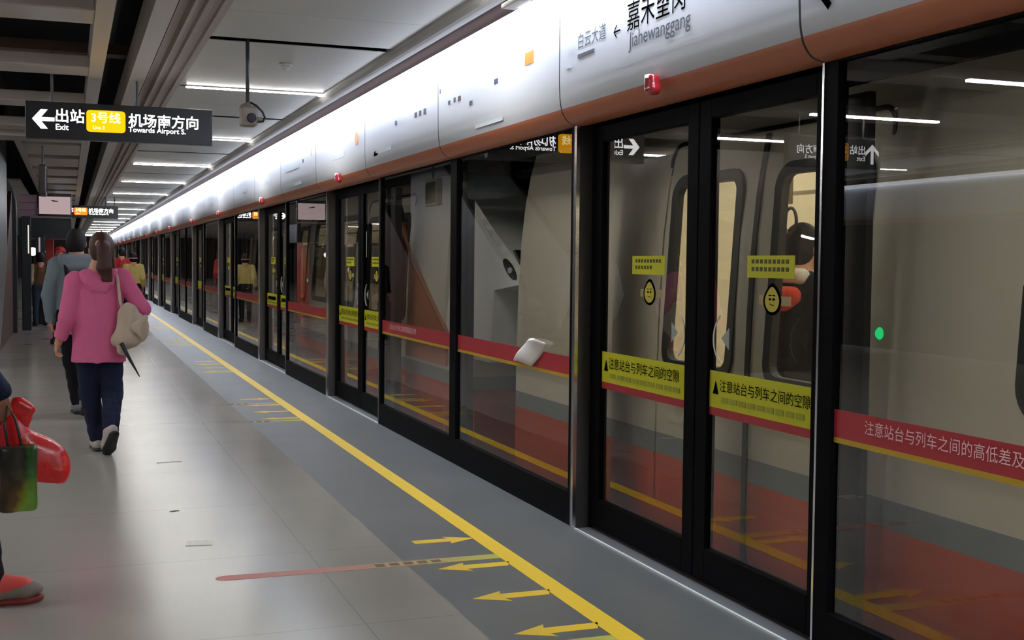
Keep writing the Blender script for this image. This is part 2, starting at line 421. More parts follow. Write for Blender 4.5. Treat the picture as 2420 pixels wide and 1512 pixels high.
# ---- ceiling lamps
def lamp(f, y, n, side):
    x0, x1 = sorted((f(1.02), f(2.285)))
    r = empty('ceiling_lamp', ((x0+x1)/2, y, 2.99), f'{ORD[n]} white strip lamp across the ceiling panels on the {side}, counted from the camera' if n < 30 else f'white strip lamp across the {side} ceiling behind the camera', 'lamp', f'ceiling strip lamps, {side}')
    mb = MB(); mb.box((x0-.012, y-.05, 2.992), (x1, y-.036, 3.04)); mb.box((x0-.012, y+.036, 2.992), (x1, y+.05, 3.04)); mb.box((x0-.012, y-.05, 3.03), (x1, y+.05, 3.045)); mb.box((x0-.012, y-.05, 2.992), (x0, y+.05, 3.04))
    part('tray', mb, M_ceil, r)
    part('diffuser', MB().prism(rrect(y-.034, y+.034, 2.985, 3.028, .012, 3), 'x', x0, x1), M_lampc, r)
    part('end_cap', MB().box((f(2.23), y-.03, 2.972), (f(2.285), y+.03, 2.985)), M_lampx, r)
near = [y for y in LY if y > 6]; n = 0
for y in LY:
    if y > 2.5:
        lamp(lambda x: x, y, n, 'near side'); n += 1
    else:
        lamp(lambda x: x, y, 30+LY.index(y), 'near side')
for i, y in enumerate(LY[:13]): lamp(mir, y, i-2 if i > 1 else 30, 'far side')
for k in range(-1, 4):
    y = 7.95+2.45*k+.1
    r = empty('ceiling_lamp', (-2.6, y, 2.96), f'{ORD[k+1]} white strip lamp under the middle slats, mirrored in the door glass', 'lamp', 'strip lamps under the slats')
    part('diffuser', MB().box((-3.7, y-.03, 2.965), (-1.95, y+.03, 2.985)), M_lampc, r); part('tray', MB().box((-3.72, y-.045, 2.985), (-1.93, y+.045, 3.0)), M_ceil, r)

# ================================================================== PLATFORM SCREEN DOORS
PS = [5.52, 12.0, 16.75, 21.6, 26.4, 32.2, 37.0, 41.8, 46.6, 53.0, 57.8, 62.6, 67.4, 74.0, 78.8, 83.6]
XF = 2.53
M_post = mat('post steel', '5d5855', .38, .8)
def pairname(i): return 'nearest' if i == 0 else ORD[i]
NY, UZ = (0, -1, 0), (0, 0, 1)
WARN = '注意站台与列车之间的空隙'
def frame(x0, x1, y0, y1, z0, z1, l, r, b, t):
    """l = stile at the high-Y end, r = at the low-Y end"""
    mb = MB()
    mb.box((x0, y1-l, z0), (x1, y1, z1)); mb.box((x0, y0, z0), (x1, y0+r, z1))
    mb.box((x0, y0+r, z0), (x1, y1-l, z0+b)); mb.box((x0, y0+r, z1-t), (x1, y1-l, z1)); return mb
def egg(cy, cz, w, h, n=28):
    out = []
    for k in range(n):
        t = 2*math.pi*k/n; s = math.sin(t)
        out.append((cy+w/2*math.cos(t)*(1-.30*max(0, s)-.05*s), cz+h/2*s))
    return out
KD = 2.617/2.53                        # the leaves slide in a plane a little behind the fixed screens
def leaf(i, y0, y1, l, r, which):
    o = PS[i]-5.52
    MB.warp = lambda p: (p[0]+.064, (p[1]-o)*KD+o, 1.42+(p[2]-1.42)*KD)
    try: leaf_parts(i, y0, y1, l, r, which)
    finally: MB.warp = None
def leaf_parts(i, y0, y1, l, r, which):
    g = 'sliding platform door leaves'
    R = empty('sliding_door_leaf', (2.63, (y0+y1)/2+.15, .02), f'black framed sliding glass door leaf with yellow warning band, {which} of the {pairname(i)} pair', 'platform door', g)
    part('leaf_frame', frame(2.54, 2.585, y0, y1, .067, 2.111, l, r, .15, .081), M_frame, R, bevel=.004 if i < 3 else 0)
    ya, yb = y0+r, y1-l
    part('glass_pane', MB().box((2.556, ya-.004, .215), (2.566, yb+.004, 2.03)), M_glass, R)
    X = 2.5535
    b = part('warning_band', MB().box((X, ya, .822), (X+.002, yb, .975)), M_yband, R, label='yellow warning band')
    part('red_band', MB().box((X, ya, .788), (X+.002, yb, .822)), M_red, R, label='red edge strip')
    if i < 4:
        mb = MB(); w = yb-ya; xl = X-.002
        if i < 2: put_text(mb, WARN, (xl, yb-.085, .893), NY, UZ, width=min(w-.10, .73))
        else:
            for q in range(11): quad(mb, (xl, yb-.1-q*.058, .893), NY, UZ, .042, .045)
        part('lettering', mb, M_ink, b)
        part('warning_triangle', MB().prism([(yb-.03, .88), (yb-.075, .88), (yb-.0525, .935)], 'x', xl-.0005, xl), M_ink, b)
        mb = MB()
        for q in range(9): quad(mb, (xl, yb-.10-q*(w-.14)/9, .848), NY, UZ, (w-.14)/9*.78, .022)
        part('small_lettering', mb, mat('olive ink', '9a9d22', .6), b, label='faint second line of small lettering')
    # stickers at eye height
    cy = {0: 4.975, 1: 3.945}[0 if which == 'left leaf' else 1]-5.52+PS[i] if True else 0
    s = part('notice_sticker', MB().box((X, cy-.165, 1.369), (X+.002, cy+.165, 1.456)), M_yband, R, label='yellow notice sticker with two rows of small print')
    mb = MB()
    for row, z in enumerate((1.425, 1.395)):
        for q in range(9):
            if which == 'left leaf' and row == 1 and q > 5: continue
            quad(mb, (X-.001, cy+.13-q*.03, z), NY, UZ, .017, .016)
    part('small_print', mb, mat('dark olive ink', '3c4012', .6), s)
    cx = cy-.02
    e = part('pinch_warning_sticker', MB().prism(egg(cx, 1.288, .124, .122), 'x', X-.001, X+.001), M_ink, R, label='rounded yellow warning sticker with black outline')
    part('sticker_face', MB().prism(egg(cx, 1.287, .098, .097), 'x', X-.002, X-.001), mat('sticker yellow', 'c9b93a', .45), e)
    mb = MB()
    for sgn in (-1, 1):
        mb.prism([(cx+sgn*.013+.008*math.cos(t*.785), 1.288+.0045*math.sin(t*.785)) for t in range(8)], 'x', X-.003, X-.002)
        mb.prism([(cx+sgn*.013-.009, 1.301+sgn*.001), (cx+sgn*.013+.009, 1.301-sgn*.001), (cx+sgn*.013+.009, 1.3045), (cx+sgn*.013-.009, 1.3045)], 'x', X-.003, X-.002)
    mb.prism([(cx-.015, 1.263), (cx+.016, 1.268), (cx+.016, 1.2705), (cx-.015, 1.2655)], 'x', X-.003, X-.002)
    part('sticker_mark', mb, M_ink, e)
    for ta, tb in ((cx-.125, cx-.053), (cx+.053, cx+.095)): part('sticker_tab', MB().box((X, ta, 1.265), (X+.0015, tb, 1.301)), mat('beige film', 'a9976a', .5), e)
    # white outline mark along the meeting edge of the leaves
    a = []; ey = ya+.015 if which == 'left leaf' else yb-.02; sg = 1 if which == 'left leaf' else -1
    if i < 3:
        cyc = ey+sg*.13
        for t in range(15):
            an = -1.0+2.0*t/14; a.append((X-.001, cyc-sg*.125*math.cos(an), 1.11+.115*math.sin(an)))
        part('door_edge_mark', MB().tube(a, .003, 5), mat('white film', 'd9dcd8', .5), R, label='thin white curved outline')
        part('arrow_mark', MB().prism([(cyc-sg*.06, 1.115), (cyc-sg*.0, 1.16), (cyc-sg*.0, 1.07)], 'x', X-.001, X), mat('pale film', '9aa3a0', .5), R, label='pale triangular arrow mark')
def fixed(i, y0, y1, mull, text):
    nm = 'beside the camera, right of the nearest doors' if i < 0 else f'between the {pairname(i)} and {ORD[i+1]} pairs of doors'
    R = empty('fixed_glass_screen', (2.55, (y0+y1)/2, 0), f'fixed glass platform screen with red warning band, {nm}', 'glass screen', 'fixed platform screens')
    mb = frame(XF, 2.575, y0, y1, 0, 2.14, .05 if i >= 0 else .084, .05, .178, .006)
    mb.box((2.562, y0+.05, 2.052), (2.6, y1-.05, 2.14))
    for m in mull: mb.box((XF, m-.07, .178), (2.575, m+.07, 2.134))
    part('screen_frame', mb, M_frame, R)
    cuts = [y0+.05]+[c for m in mull for c in (m-.07, m+.07)]+[y1-(.05 if i >= 0 else .084)]
    part('edge_strip', MB().box((XF-.006, y1-.01, 0), (XF+.02, y1+.002, 2.14)), M_bright, R, label='thin bright steel edge')
    mb = MB()
    for yy in ([y1+.07] if i < 0 else [y0+.09, y1-.1]): mb.box((2.71 if i < 0 else 2.62, yy-.09, 0), (2.74 if i < 0 else 2.68, yy+.06, 2.05))
    for m in mull: mb.box((2.62, m-.05, 0), (2.67, m+.1, 2.05))
    part('rear_jamb', mb, M_jamb, R, label='grey jamb behind the glass')
    for j in range(0, len(cuts), 2):
        a, b = cuts[j], cuts[j+1]
        part('glass_pane', MB().box((2.548, a-.004, .175), (2.558, b+.004, 2.138)), M_glass, R)
        bd = part('red_band', MB().box((2.5455, a, .812), (2.5475, b, .911)), M_red, R, label='red warning band')
        part('yellow_edge', MB().box((2.5455, a, .793), (2.5475, b, .812)), M_yedge, bd, label='yellow lower edge')
        if text and j == (0 if i < 0 else len(cuts)-2):
            mb = MB(); yt = 3.36 if i < 0 else b-.25
            put_text(mb, '注意站台与列车之间的高低差及空隙', (2.5435, yt, .845), NY, UZ, width=.83)
            part('lettering', mb, M_wink, bd)
def post(i, p):
    R = empty('door_post', (2.61, p+.293, 0), f'steel door post on the far side of the {pairname(i)} pair of platform doors', 'post', 'platform door posts')
    part('post_shaft', MB().box((2.52, p+.268, 0), (2.70, p+.318, 2.14)), M_post, R)
    part('edge_strip', MB().box((2.51, p+.258, 0), (2.53, p+.284, 2.14)), M_bright, R, label='bright polished edge')
fixed(-1, .94, 3.62, [], True)
thing('door_post', MB().box((2.52, .66, 0), (2.66, .94, 2.14)), M_post, 'steel door post at the near end of the glass screen beside the camera', 'post', 'platform door posts')
for i, p in enumerate(PS):
    leaf(i, p-1.026, p+.07, .12, .095, 'left leaf'); leaf(i, p-2.0, p-1.034, .098, .122, 'right leaf')
    post(i, p)
    if i+1 < len(PS):
        y0, y1 = p+.32, PS[i+1]-1.905
        fixed(i, y0, y1, [7.975] if i == 0 else ([(y0+y1)/2] if y1-y0 > 3.5 else []), i == 0)
    mb = MB(); mb.box((2.526, p-1.9, -.02), (2.66, p+.25, .005))
    s = thing('door_sill', mb, mat('grey ribbed sill', '5f6162', .5), f'dark metal door sill below the {pairname(i)} pair of platform doors', 'door sill', 'platform door sills')
    part('nosing', MB().box((2.516, p-1.9, -.02), (2.528, p+.25, .008)), mat('sill edge pale', 'd4d4d2', .4), s, label='thin bright edge of the sill')
    R = empty('door_indicator_lamp', (2.43, p-.82, 2.2), f'red dome lamp on the header above the {pairname(i)} pair of doors', 'indicator lamp', 'red door lamps')
    mb = SDF((2.33, p-.9, 2.13), (2.48, p-.74, 2.3), .006 if i < 2 else .012)
    mb.box((2.396, p-.82, 2.205), (.026, .036, .042), .02).cone((2.405, p-.825, 2.185), (2.405, p-.83, 2.18), .026, .024, .02)
    me = mb.mesh('dome', mat('red lamp plastic', '9c1f2a', .18, coat=.6)); me.transform(Matrix.Translation(-Vector(R.location))); link('dome', me, R)
    part('lens', MB().box((2.372, p-.83, 2.216), (2.40, p-.792, 2.247)), emit('lamp lens', 'ffffff', 2), R, bevel=.004, label='small glowing white block standing in for the highlight on the dome')  # white highlight of the red dome, added as a small glowing block
struct('lintel', MB().box((2.56, .66, 2.14), (2.95, YE, 2.86)), M_black)

# ---- header sign panels and the lamp strip along their top
FP = [(2.42, 2.842), (2.42, 2.42), (2.423, 2.31), (2.427, 2.26), (2.434, 2.225)]
LP = [(2.434, 2.225), (2.440, 2.205), (2.452, 2.185), (2.468, 2.166), (2.49, 2.152), (2.53, 2.142)]
def smooth_curve(P, n=5):
    out = []
    for i in range(len(P)-1):
        p0, p1, p2, p3 = P[max(i-1, 0)], P[i], P[i+1], P[min(i+2, len(P)-1)]
        for q in range(n):
            t = q/n; out.append(tuple(.5*(2*b+(c-a)*t+(2*a-5*b+4*c-d)*t*t+(3*b-a-3*c+d)*t**3) for a, b, c, d in zip(p0, p1, p2, p3)))
    return out+[P[-1]]
_all = smooth_curve(FP+LP[1:]); _cut = 5*(len(FP)-1)
FP, LP = _all[:_cut+1], _all[_cut:]
def header_panel(k, y0, y1, f, side):
    if side == 'near':
        lab = {-1: 'white header sign panel with black arrow tip, at the top right corner', 0: 'white header sign panel with station name in black characters and arrow', 1: 'white header sign panel with orange and small coloured squares', 2: 'white header sign panel with few tiny dark marks, second leftward from the station name panel', 3: 'white header sign panel with an orange oval and faint lettering'}.get(k, f'white header sign panel, {ORD[k+1]} along the platform from the right edge' if k > 0 else 'white header sign panel just outside the top right corner')
        g = 'header sign panels over the platform doors'
    else:
        lab, g = f'{ORD[k]} white header panel on the opposite platform edge', 'header panels of the opposite edge'
    R = empty('header_sign_panel', (f(2.5), (y0+y1)/2, 2.14), lab, 'sign panel', g)
    pr = [(f(x), z) for x, z in FP]+[(f(2.56), 2.225), (f(2.56), 2.842)]
    fc = part('panel_face', MB().prism(pr, 'y', y0+.006, y1-.006), M_white, R)
    pr = [(f(x), z) for x, z in LP]+[(f(2.56), 2.142), (f(2.56), 2.225)]
    part('lower_lip', MB().prism(pr, 'y', y0+.006, y1-.006), M_orange, R, label='orange brown rounded lower lip')
    part('joint_seal', MB().prism([(f(x-.0005), z) for x, z in FP+LP[1:]]+[(f(2.55), 2.142), (f(2.55), 2.842)], 'y', y1-.006, y1+.006), M_blackm, R)
    return R, fc
XT = 2.4185
def mark(fc, name, m, fn, label=None):
    mb = MB(); fn(mb); part(name, mb, m, fc, label=label)
def sq(mb, y, z, w, h): quad(mb, (XT, y+w/2, z-h/2), NY, UZ, w, h)
M_osq = mat('orange ink', 'd67a30', .7, spec=.1); M_bsq = mat('navy ink', '232a5c', .5); M_rsq = mat('maroon ink', '4a1c1c', .5); M_pale = mat('pale grey ink', 'b9bfc6', .6)
for k in range(-2, 41):
    y0 = 3.62+2.19*k
    if y0+2.19 > YE: break
    R, fc = header_panel(k, y0, y0+2.19, lambda x: x, 'near')
    if k == 0:
        mark(fc, 'station_name', M_ink, lambda mb: (put_text(mb, '嘉禾望岗', (XT, 5.005, 2.485), NY, UZ, height=.132, bold=.0)))
        mark(fc, 'arrow', M_ink, lambda mb: put_text(mb, '←', (XT, 5.15, 2.475), NY, UZ, width=.075))
        mark(fc, 'station_name_latin', M_gink, lambda mb: put_text(mb, 'Jiahewanggang', (XT, 4.985, 2.385), NY, UZ, width=.58), 'grey latin lettering')
        mark(fc, 'next_station_name', M_gink, lambda mb: (put_text(mb, '白云大道', (XT, 5.565, 2.495), NY, UZ, width=.33), sq(mb, 5.47, 2.462, .2, .018)), 'grey smaller station name')
        mark(fc, 'small_lettering', M_pale, lambda mb: (put_text(mb, '下站', (XT, 5.71, 2.475), NY, UZ, width=.1), sq(mb, 5.68, 2.425, .06, .012)))
    elif k == -1:
        mark(fc, 'arrow', M_ink, lambda mb: put_text(mb, '←', (XT, 3.535, 2.285), NY, UZ, width=.2, bold=.012))
        mark(fc, 'faint_lettering', M_pale, lambda mb: sq(mb, 3.22, 2.325, .2, .03))
    elif k == 1:
        mark(fc, 'orange_square', M_osq, lambda mb: sq(mb, 6.25, 2.562, .13, .068), 'orange square')
        mark(fc, 'navy_square', M_bsq, lambda mb: sq(mb, 6.80, 2.508, .065, .03), 'small navy square')
        mark(fc, 'maroon_square', M_rsq, lambda mb: (sq(mb, 7.517, 2.496, .06, .03), ), 'tiny maroon square')
        for a_ in ((7.62, 2.498, .04, .03), (7.74, 2.495, .045, .026), (7.277, 2.436, .06, .028), (7.95, 2.595, .02, .03)): mark(fc, 'small_square', M_gink, lambda mb: sq(mb, *a_), 'tiny grey square')
        mark(fc, 'faint_lettering', M_pale, lambda mb: (sq(mb, 6.93, 2.273, .5, .022), put_text(mb, '机场南', (XT, 7.5, 2.575), NY, UZ, width=.42)))
    elif k == 2:
        for y_ in (8.33, 8.45, 8.57): mark(fc, 'small_square', M_gink, lambda mb: sq(mb, y_, 2.505, .06, .036), 'tiny grey square')
        mark(fc, 'navy_dot', M_bsq, lambda mb: sq(mb, 9.139, 2.507, .05, .032))
        mark(fc, 'black_mark', M_ink, lambda mb: mb.prism([(9.86, 2.30), (9.76, 2.30), (9.70, 2.315), (9.80, 2.325), (9.80, 2.345), (9.84, 2.335)], 'x', XT-.001, XT))
        mark(fc, 'faint_lettering', M_pale, lambda mb: sq(mb, 9.5, 2.325, .4, .03))
    elif k == 3:
        mark(fc, 'orange_oval', mat('salmon ink', 'dd9a6c', .5), lambda mb: mb.prism([(10.505+.07*math.cos(t*.393), 2.515+.06*math.sin(t*.393)) for t in range(16)], 'x', XT-.001, XT), 'orange oval')
        mark(fc, 'faint_lettering', M_pale, lambda mb: (put_text(mb, '嘉禾望岗', (XT, 11.75, 2.50), NY, UZ, width=.75), sq(mb, 11.3, 2.42, .55, .05)))
    elif k == 4:
        mark(fc, 'orange_mark', MATS['salmon ink'], lambda mb: sq(mb, 12.62, 2.56, .06, .08), 'small orange mark')
        mark(fc, 'navy_dot', M_bsq, lambda mb: sq(mb, 13.1, 2.51, .06, .035))
        mark(fc, 'faint_lettering', M_pale, lambda mb: (sq(mb, 13.8, 2.47, .9, .03), sq(mb, 13.4, 2.28, .4, .03)))
    elif k in (5, 6, 8):
        mark(fc, 'faint_lettering', M_pale, lambda mb: (put_text(mb, '嘉禾望岗', (XT, y0+1.5, 2.5), NY, UZ, width=.8), sq(mb, y0+1, 2.43, .5, .04)))
for k in range(0, 9): header_panel(k, 4*k, 4*k+4, mir, 'opposite')
def strip_lamp(k, y0, y1, f, lab, g):
    R = empty('header_strip_lamp', (f(2.385), (y0+y1)/2, 2.81), lab, 'strip lamp', g)
    P = [(2.365, 2.835), (2.365, 2.795), (2.372, 2.788), (2.390, 2.835)]
    mb = MB(); mb.prism([(f(x), z) for x, z in P], 'y', y0+.01, y1-.01)
    F = mb.f; back = max(range(2, 6), key=lambda i: sum(mb.v[j][0] for j in F[i])*(1 if f(0) == 0 else -1)+ (-9 if min(mb.v[j][2] for j in F[i]) > 2.83 else 0))
    mb.m[back] = 1
    part('lamp_tube', mb, [M_lampx, M_lampf if f(0) == 0 else M_lampo], R)
    for yb in (y0+.02, y1-.05): part('clip', MB().box((f(2.375), yb, 2.836), (f(2.419), yb+.03, 2.841)), M_mould, R)
    if k == 0 and f(0) == 0: part('bracket', MB().box((2.3, y1-.25, 2.85), (2.44, y1, 2.88)), M_mould, R, bevel=.01)
for k in range(-2, 20):
    y0 = 1.85+4.55*k
    if y0+4.55 > YE: break
    strip_lamp(k, y0, y0+4.55, lambda x: x, f'{ORD[k+2]} bright strip lamp along the top of the header panels, counted from the near end', 'lamps over the header panels')
for k in range(0, 8): strip_lamp(k, 4.5*k, 4.5*k+4.5, mir, f'{ORD[k]} bright strip lamp above the opposite header panels, seen only mirrored in the glass', 'lamps over the opposite header panels')

# ---- floor paint and floor stickers
thing('safety_line', MB().box((1.935, YB, -.002), (2.03, YE, .0012)), M_yellow, 'long yellow painted safety line along the platform edge', 'floor line')
def arrow(i, j, y, out):
    x0, x1 = (1.95, 1.585) if out else (1.62, 1.945)
    s = 1 if x1 > x0 else -1; hx = x1-s*.135
    P = [(x0+s*.03 if out else x0, y-.035), (hx, y-.035), (hx-s*.015, y-.078), (x1, y), (hx-s*.015, y+.078), (hx, y+.035), (x0, y+.035)]
    side = 'pointing away from the doors' if out else 'pointing towards the doors'
    thing('floor_arrow', MB().prism(P, 'z', -.002, .0012), M_yellow, f'yellow floor arrow {side}, {ORD[j]} from the camera at the {pairname(i)} doors', 'floor arrow', 'yellow arrows painted before the doors')
m_strip = mat('queue strip film', 'd08a80', .45); nt = m_strip.node_tree
g_ = nt.nodes.new('ShaderNodeNewGeometry'); sx_ = nt.nodes.new('ShaderNodeSeparateXYZ'); rp = nt.nodes.new('ShaderNodeValToRGB'); mr_ = nt.nodes.new('ShaderNodeMapRange')
mr_.inputs[1].default_value = .59; mr_.inputs[2].default_value = 1.985
nt.links.new(g_.outputs['Position'], sx_.inputs[0]); nt.links.new(sx_.outputs['X'], mr_.inputs[0]); nt.links.new(mr_.outputs[0], rp.inputs[0]); nt.links.new(rp.outputs[0], nt.nodes['Principled BSDF'].inputs['Base Color'])
el = rp.color_ramp.elements; el[0].color = lin('d1706e'); el[1].color = lin('b9b83c'); e2 = el.new(.5); e2.color = lin('c79b88'); e3 = el.new(.72); e3.color = lin('b9a35c')
for i, p in enumerate(PS[:5]):
    c = p-.98
    for j, (dy, out) in enumerate(((-.35, 1), (.15, 1), (.66, 1), (1.2, 0))): arrow(i, j, c+dy, out)
    for j, dy in enumerate((-.52, .81)):
        y = c+dy; x0 = .6 if i == 0 else 1.5
        P = [(x0+.03*(1-math.cos(t*math.pi/6))-.0, y-.045+.09*t/6) for t in range(0, 1)]
        out = [(x0+.05-.05*math.sin(t*math.pi/8), y+.042*math.cos(t*math.pi/8)) for t in range(9)]+[(1.94, y-.042), (1.94, y+.042)]
        s = thing('queue_strip_sticker', MB().prism(out, 'z', -.002, .001), m_strip, f'faded red to yellow floor sticker strip, {"nearer" if j == 0 else "farther"} one at the {pairname(i)} doors', 'floor sticker', 'queue strips on the floor')
        if i < 2:
            mb = MB()
            for q in range(5): mb.box((1.60-.068*q, y-.024, .0008), (1.60-.068*q+.045, y+.024, .0016))
            part('lettering', mb, mat('worn brown ink', '6d5a34', .6), s, label='worn dark characters')
thing('paper_scrap', MB().prism([(.53, 6.02), (.66, 6.0), (.665, 6.1), (.55, 6.115)], 'z', -.001, .0025), mat('paper white', 'fbfbf8', .6), 'small white scrap of paper lying on the pale floor tiles', 'paper')
thing('paper_strip', MB().prism([(.56, 8.55), (.73, 8.56), (.73, 8.60), (.60, 8.585)], 'z', -.001, .0025), MATS['paper white'], 'thin white paper strip on the floor beyond the red strip', 'paper')
thing('dry_leaf', MB().prism([(.52, 6.88), (.55, 6.87), (.575, 6.885), (.55, 6.9)], 'z', -.001, .003), mat('leaf brown', '4a2f1e', .7), 'tiny brown dry leaf lying on the pale floor', 'leaf')

# ================================================================== THE TRAIN
TX = [(-1.05, 2.90), (-.2, 2.82), (.2, 2.797), (.9, 2.803), (1.2, 2.812), (1.55, 2.83), (1.8, 2.858), (2.0, 2.895), (2.25, 2.965), (2.5, 3.07), (2.7, 3.22), (2.82, 3.45), (2.87, 3.8)]
def tx(z):
    for (a, b), (c, d) in zip(TX, TX[1:]):
        if z <= c: return b+(d-b)*(z-a)/(c-a)
    return TX[-1][1]
M_body = mat('train body beige', 'd2cbbb', .38, var=.03, vscale=.5); M_tgrey = mat('train grey stripe', '868c90', .4); M_tred = mat('train red skirt', 'c8532f', .38); M_und = mat('train underframe', '1d1c1c', .8)
M_gask = mat('black rubber gasket', '131211', .5); M_int = mat('train lining', 'd9cfb8', .5)
train = empty('metro_train', (4.2, 20, -1.05), 'beige metro train with grey stripe and red skirt standing behind the platform doors', 'train')
def skin(y0, y1, z0, z1, holes, off=0):
    inn = lambda v, lo, hi: [x for x in v if lo < x < hi]
    ys = sorted({y0, y1, *inn([h[i] for h in holes for i in (0, 1)], y0, y1)})
    zs = sorted({z0, z1, *inn([z for z, _ in TX]+[.46, .565, -.35]+[h[i] for h in holes for i in (2, 3)], z0, z1)})
    mb = MB(); nz = len(zs); mb.v = [(tx(z)+off, y, z) for y in ys for z in zs]
    for i in range(len(ys)-1):
        for j in range(nz-1):
            yc, zc = (ys[i]+ys[i+1])/2, (zs[j]+zs[j+1])/2
            if any(a < yc < b and c < zc < d for a, b, c, d in holes): continue
            mb.f.append((i*nz+j, i*nz+j+1, (i+1)*nz+j+1, (i+1)*nz+j)); mb.m.append(0 if zc > .565 else 1 if zc > .46 else 2 if zc > -.35 else 3)
    return mb, zs
BODY = [M_body, M_tgrey, M_tred, M_und]
def car_body(y0, y1, holes):
    mb, zs = skin(y0, y1, TX[0][0], TX[-1][0], holes)
    for y, fl in ((y0, 1), (y1, 0)):                                    # car ends, far side, roof, floor pan
        o = [(tx(z), y, z) for z in zs]+[(4.6, y, 2.87), (5.5, y, 2.5), (5.58, y, -1.05)]
        k = len(mb.v); mb.v += o; f = tuple(range(k, k+len(o))); mb.f.append(f if not fl else f[::-1]); mb.m.append(0)
    Q = [(3.8, 2.87), (4.6, 2.87), (5.5, 2.5), (5.58, -1.05), (2.9, -1.05)]
    for (a, b), (c, d) in zip(Q, Q[1:]):
        mb.add([(a, y0, b), (a, y1, b), (c, y1, d), (c, y0, d)], [(0, 1, 2, 3)], 0)
    return part('car_body', mb, BODY, train)
def ring(ya, yb, za, zb, r, w, lift=.008, n=6):
    O = rrect(ya, yb, za, zb, r, n); I = rrect(ya+w, yb-w, za+w, zb-w, max(r-w, .02), n); N = len(O); mb = MB()
    vs = [(tx(z)-lift, y, z) for y, z in O]+[(tx(z)-lift, y, z) for y, z in I]+[(tx(z)+.02, y, z) for y, z in O]+[(tx(z)+.03, y, z) for y, z in I]
    fs = []
    for k in range(N):
        j = (k+1) % N
        fs += [(k, k+N, j+N, j), (k, j, j+2*N, k+2*N), (k+N, k+3*N, j+3*N, j+N)]
    mb.add(vs, fs); return mb
def pane(ya, yb, za, zb, n=6):
    mb = MB(); vs = []; fs = []
    for k in range(n+1):
        z = za+(zb-za)*k/n; x = tx(z)
        vs += [(x+.004, ya, z), (x+.004, yb, z), (x+.012, yb, z), (x+.012, ya, z)]
    for k in range(n):
        a, b = 4*k, 4*k+4
        for q in range(4): fs.append((a+q, b+q, b+(q+1) % 4, a+(q+1) % 4))
    fs += [(0, 1, 2, 3), (4*n+3, 4*n+2, 4*n+1, 4*n)]; mb.add(vs, fs); return mb
def seam(y, z0, z1, w=.012):
    mb = MB(); zs = [z0+(z1-z0)*k/8 for k in range(9)]
    for a, b in zip(zs, zs[1:]): mb.add([(tx(a)-.004, y-w/2, a), (tx(a)-.004, y+w/2, a), (tx(b)-.004, y+w/2, b), (tx(b)-.004, y-w/2, b), (tx(a)+.01, y-w/2, a), (tx(a)+.01, y+w/2, a), (tx(b)+.01, y+w/2, b), (tx(b)+.01, y-w/2, b)], [(0,3,2,1), (0,4,7,3), (1,2,6,5)])
    return mb
CARS = [(-4.5, 7.42, [4.54, -.31], [(.85, 2.9), ]), (9.05, 28.5, [11.05, 15.8, 20.65, 25.45], [(12.3, 14.55), (17.05, 19.4), (21.9, 24.2)]), (29.3, 49, [31.25, 36.05, 40.85, 45.65], [(32.5, 34.8), (37.3, 39.6), (42.1, 44.4)]), (49.8, 91, [56.9], [])]
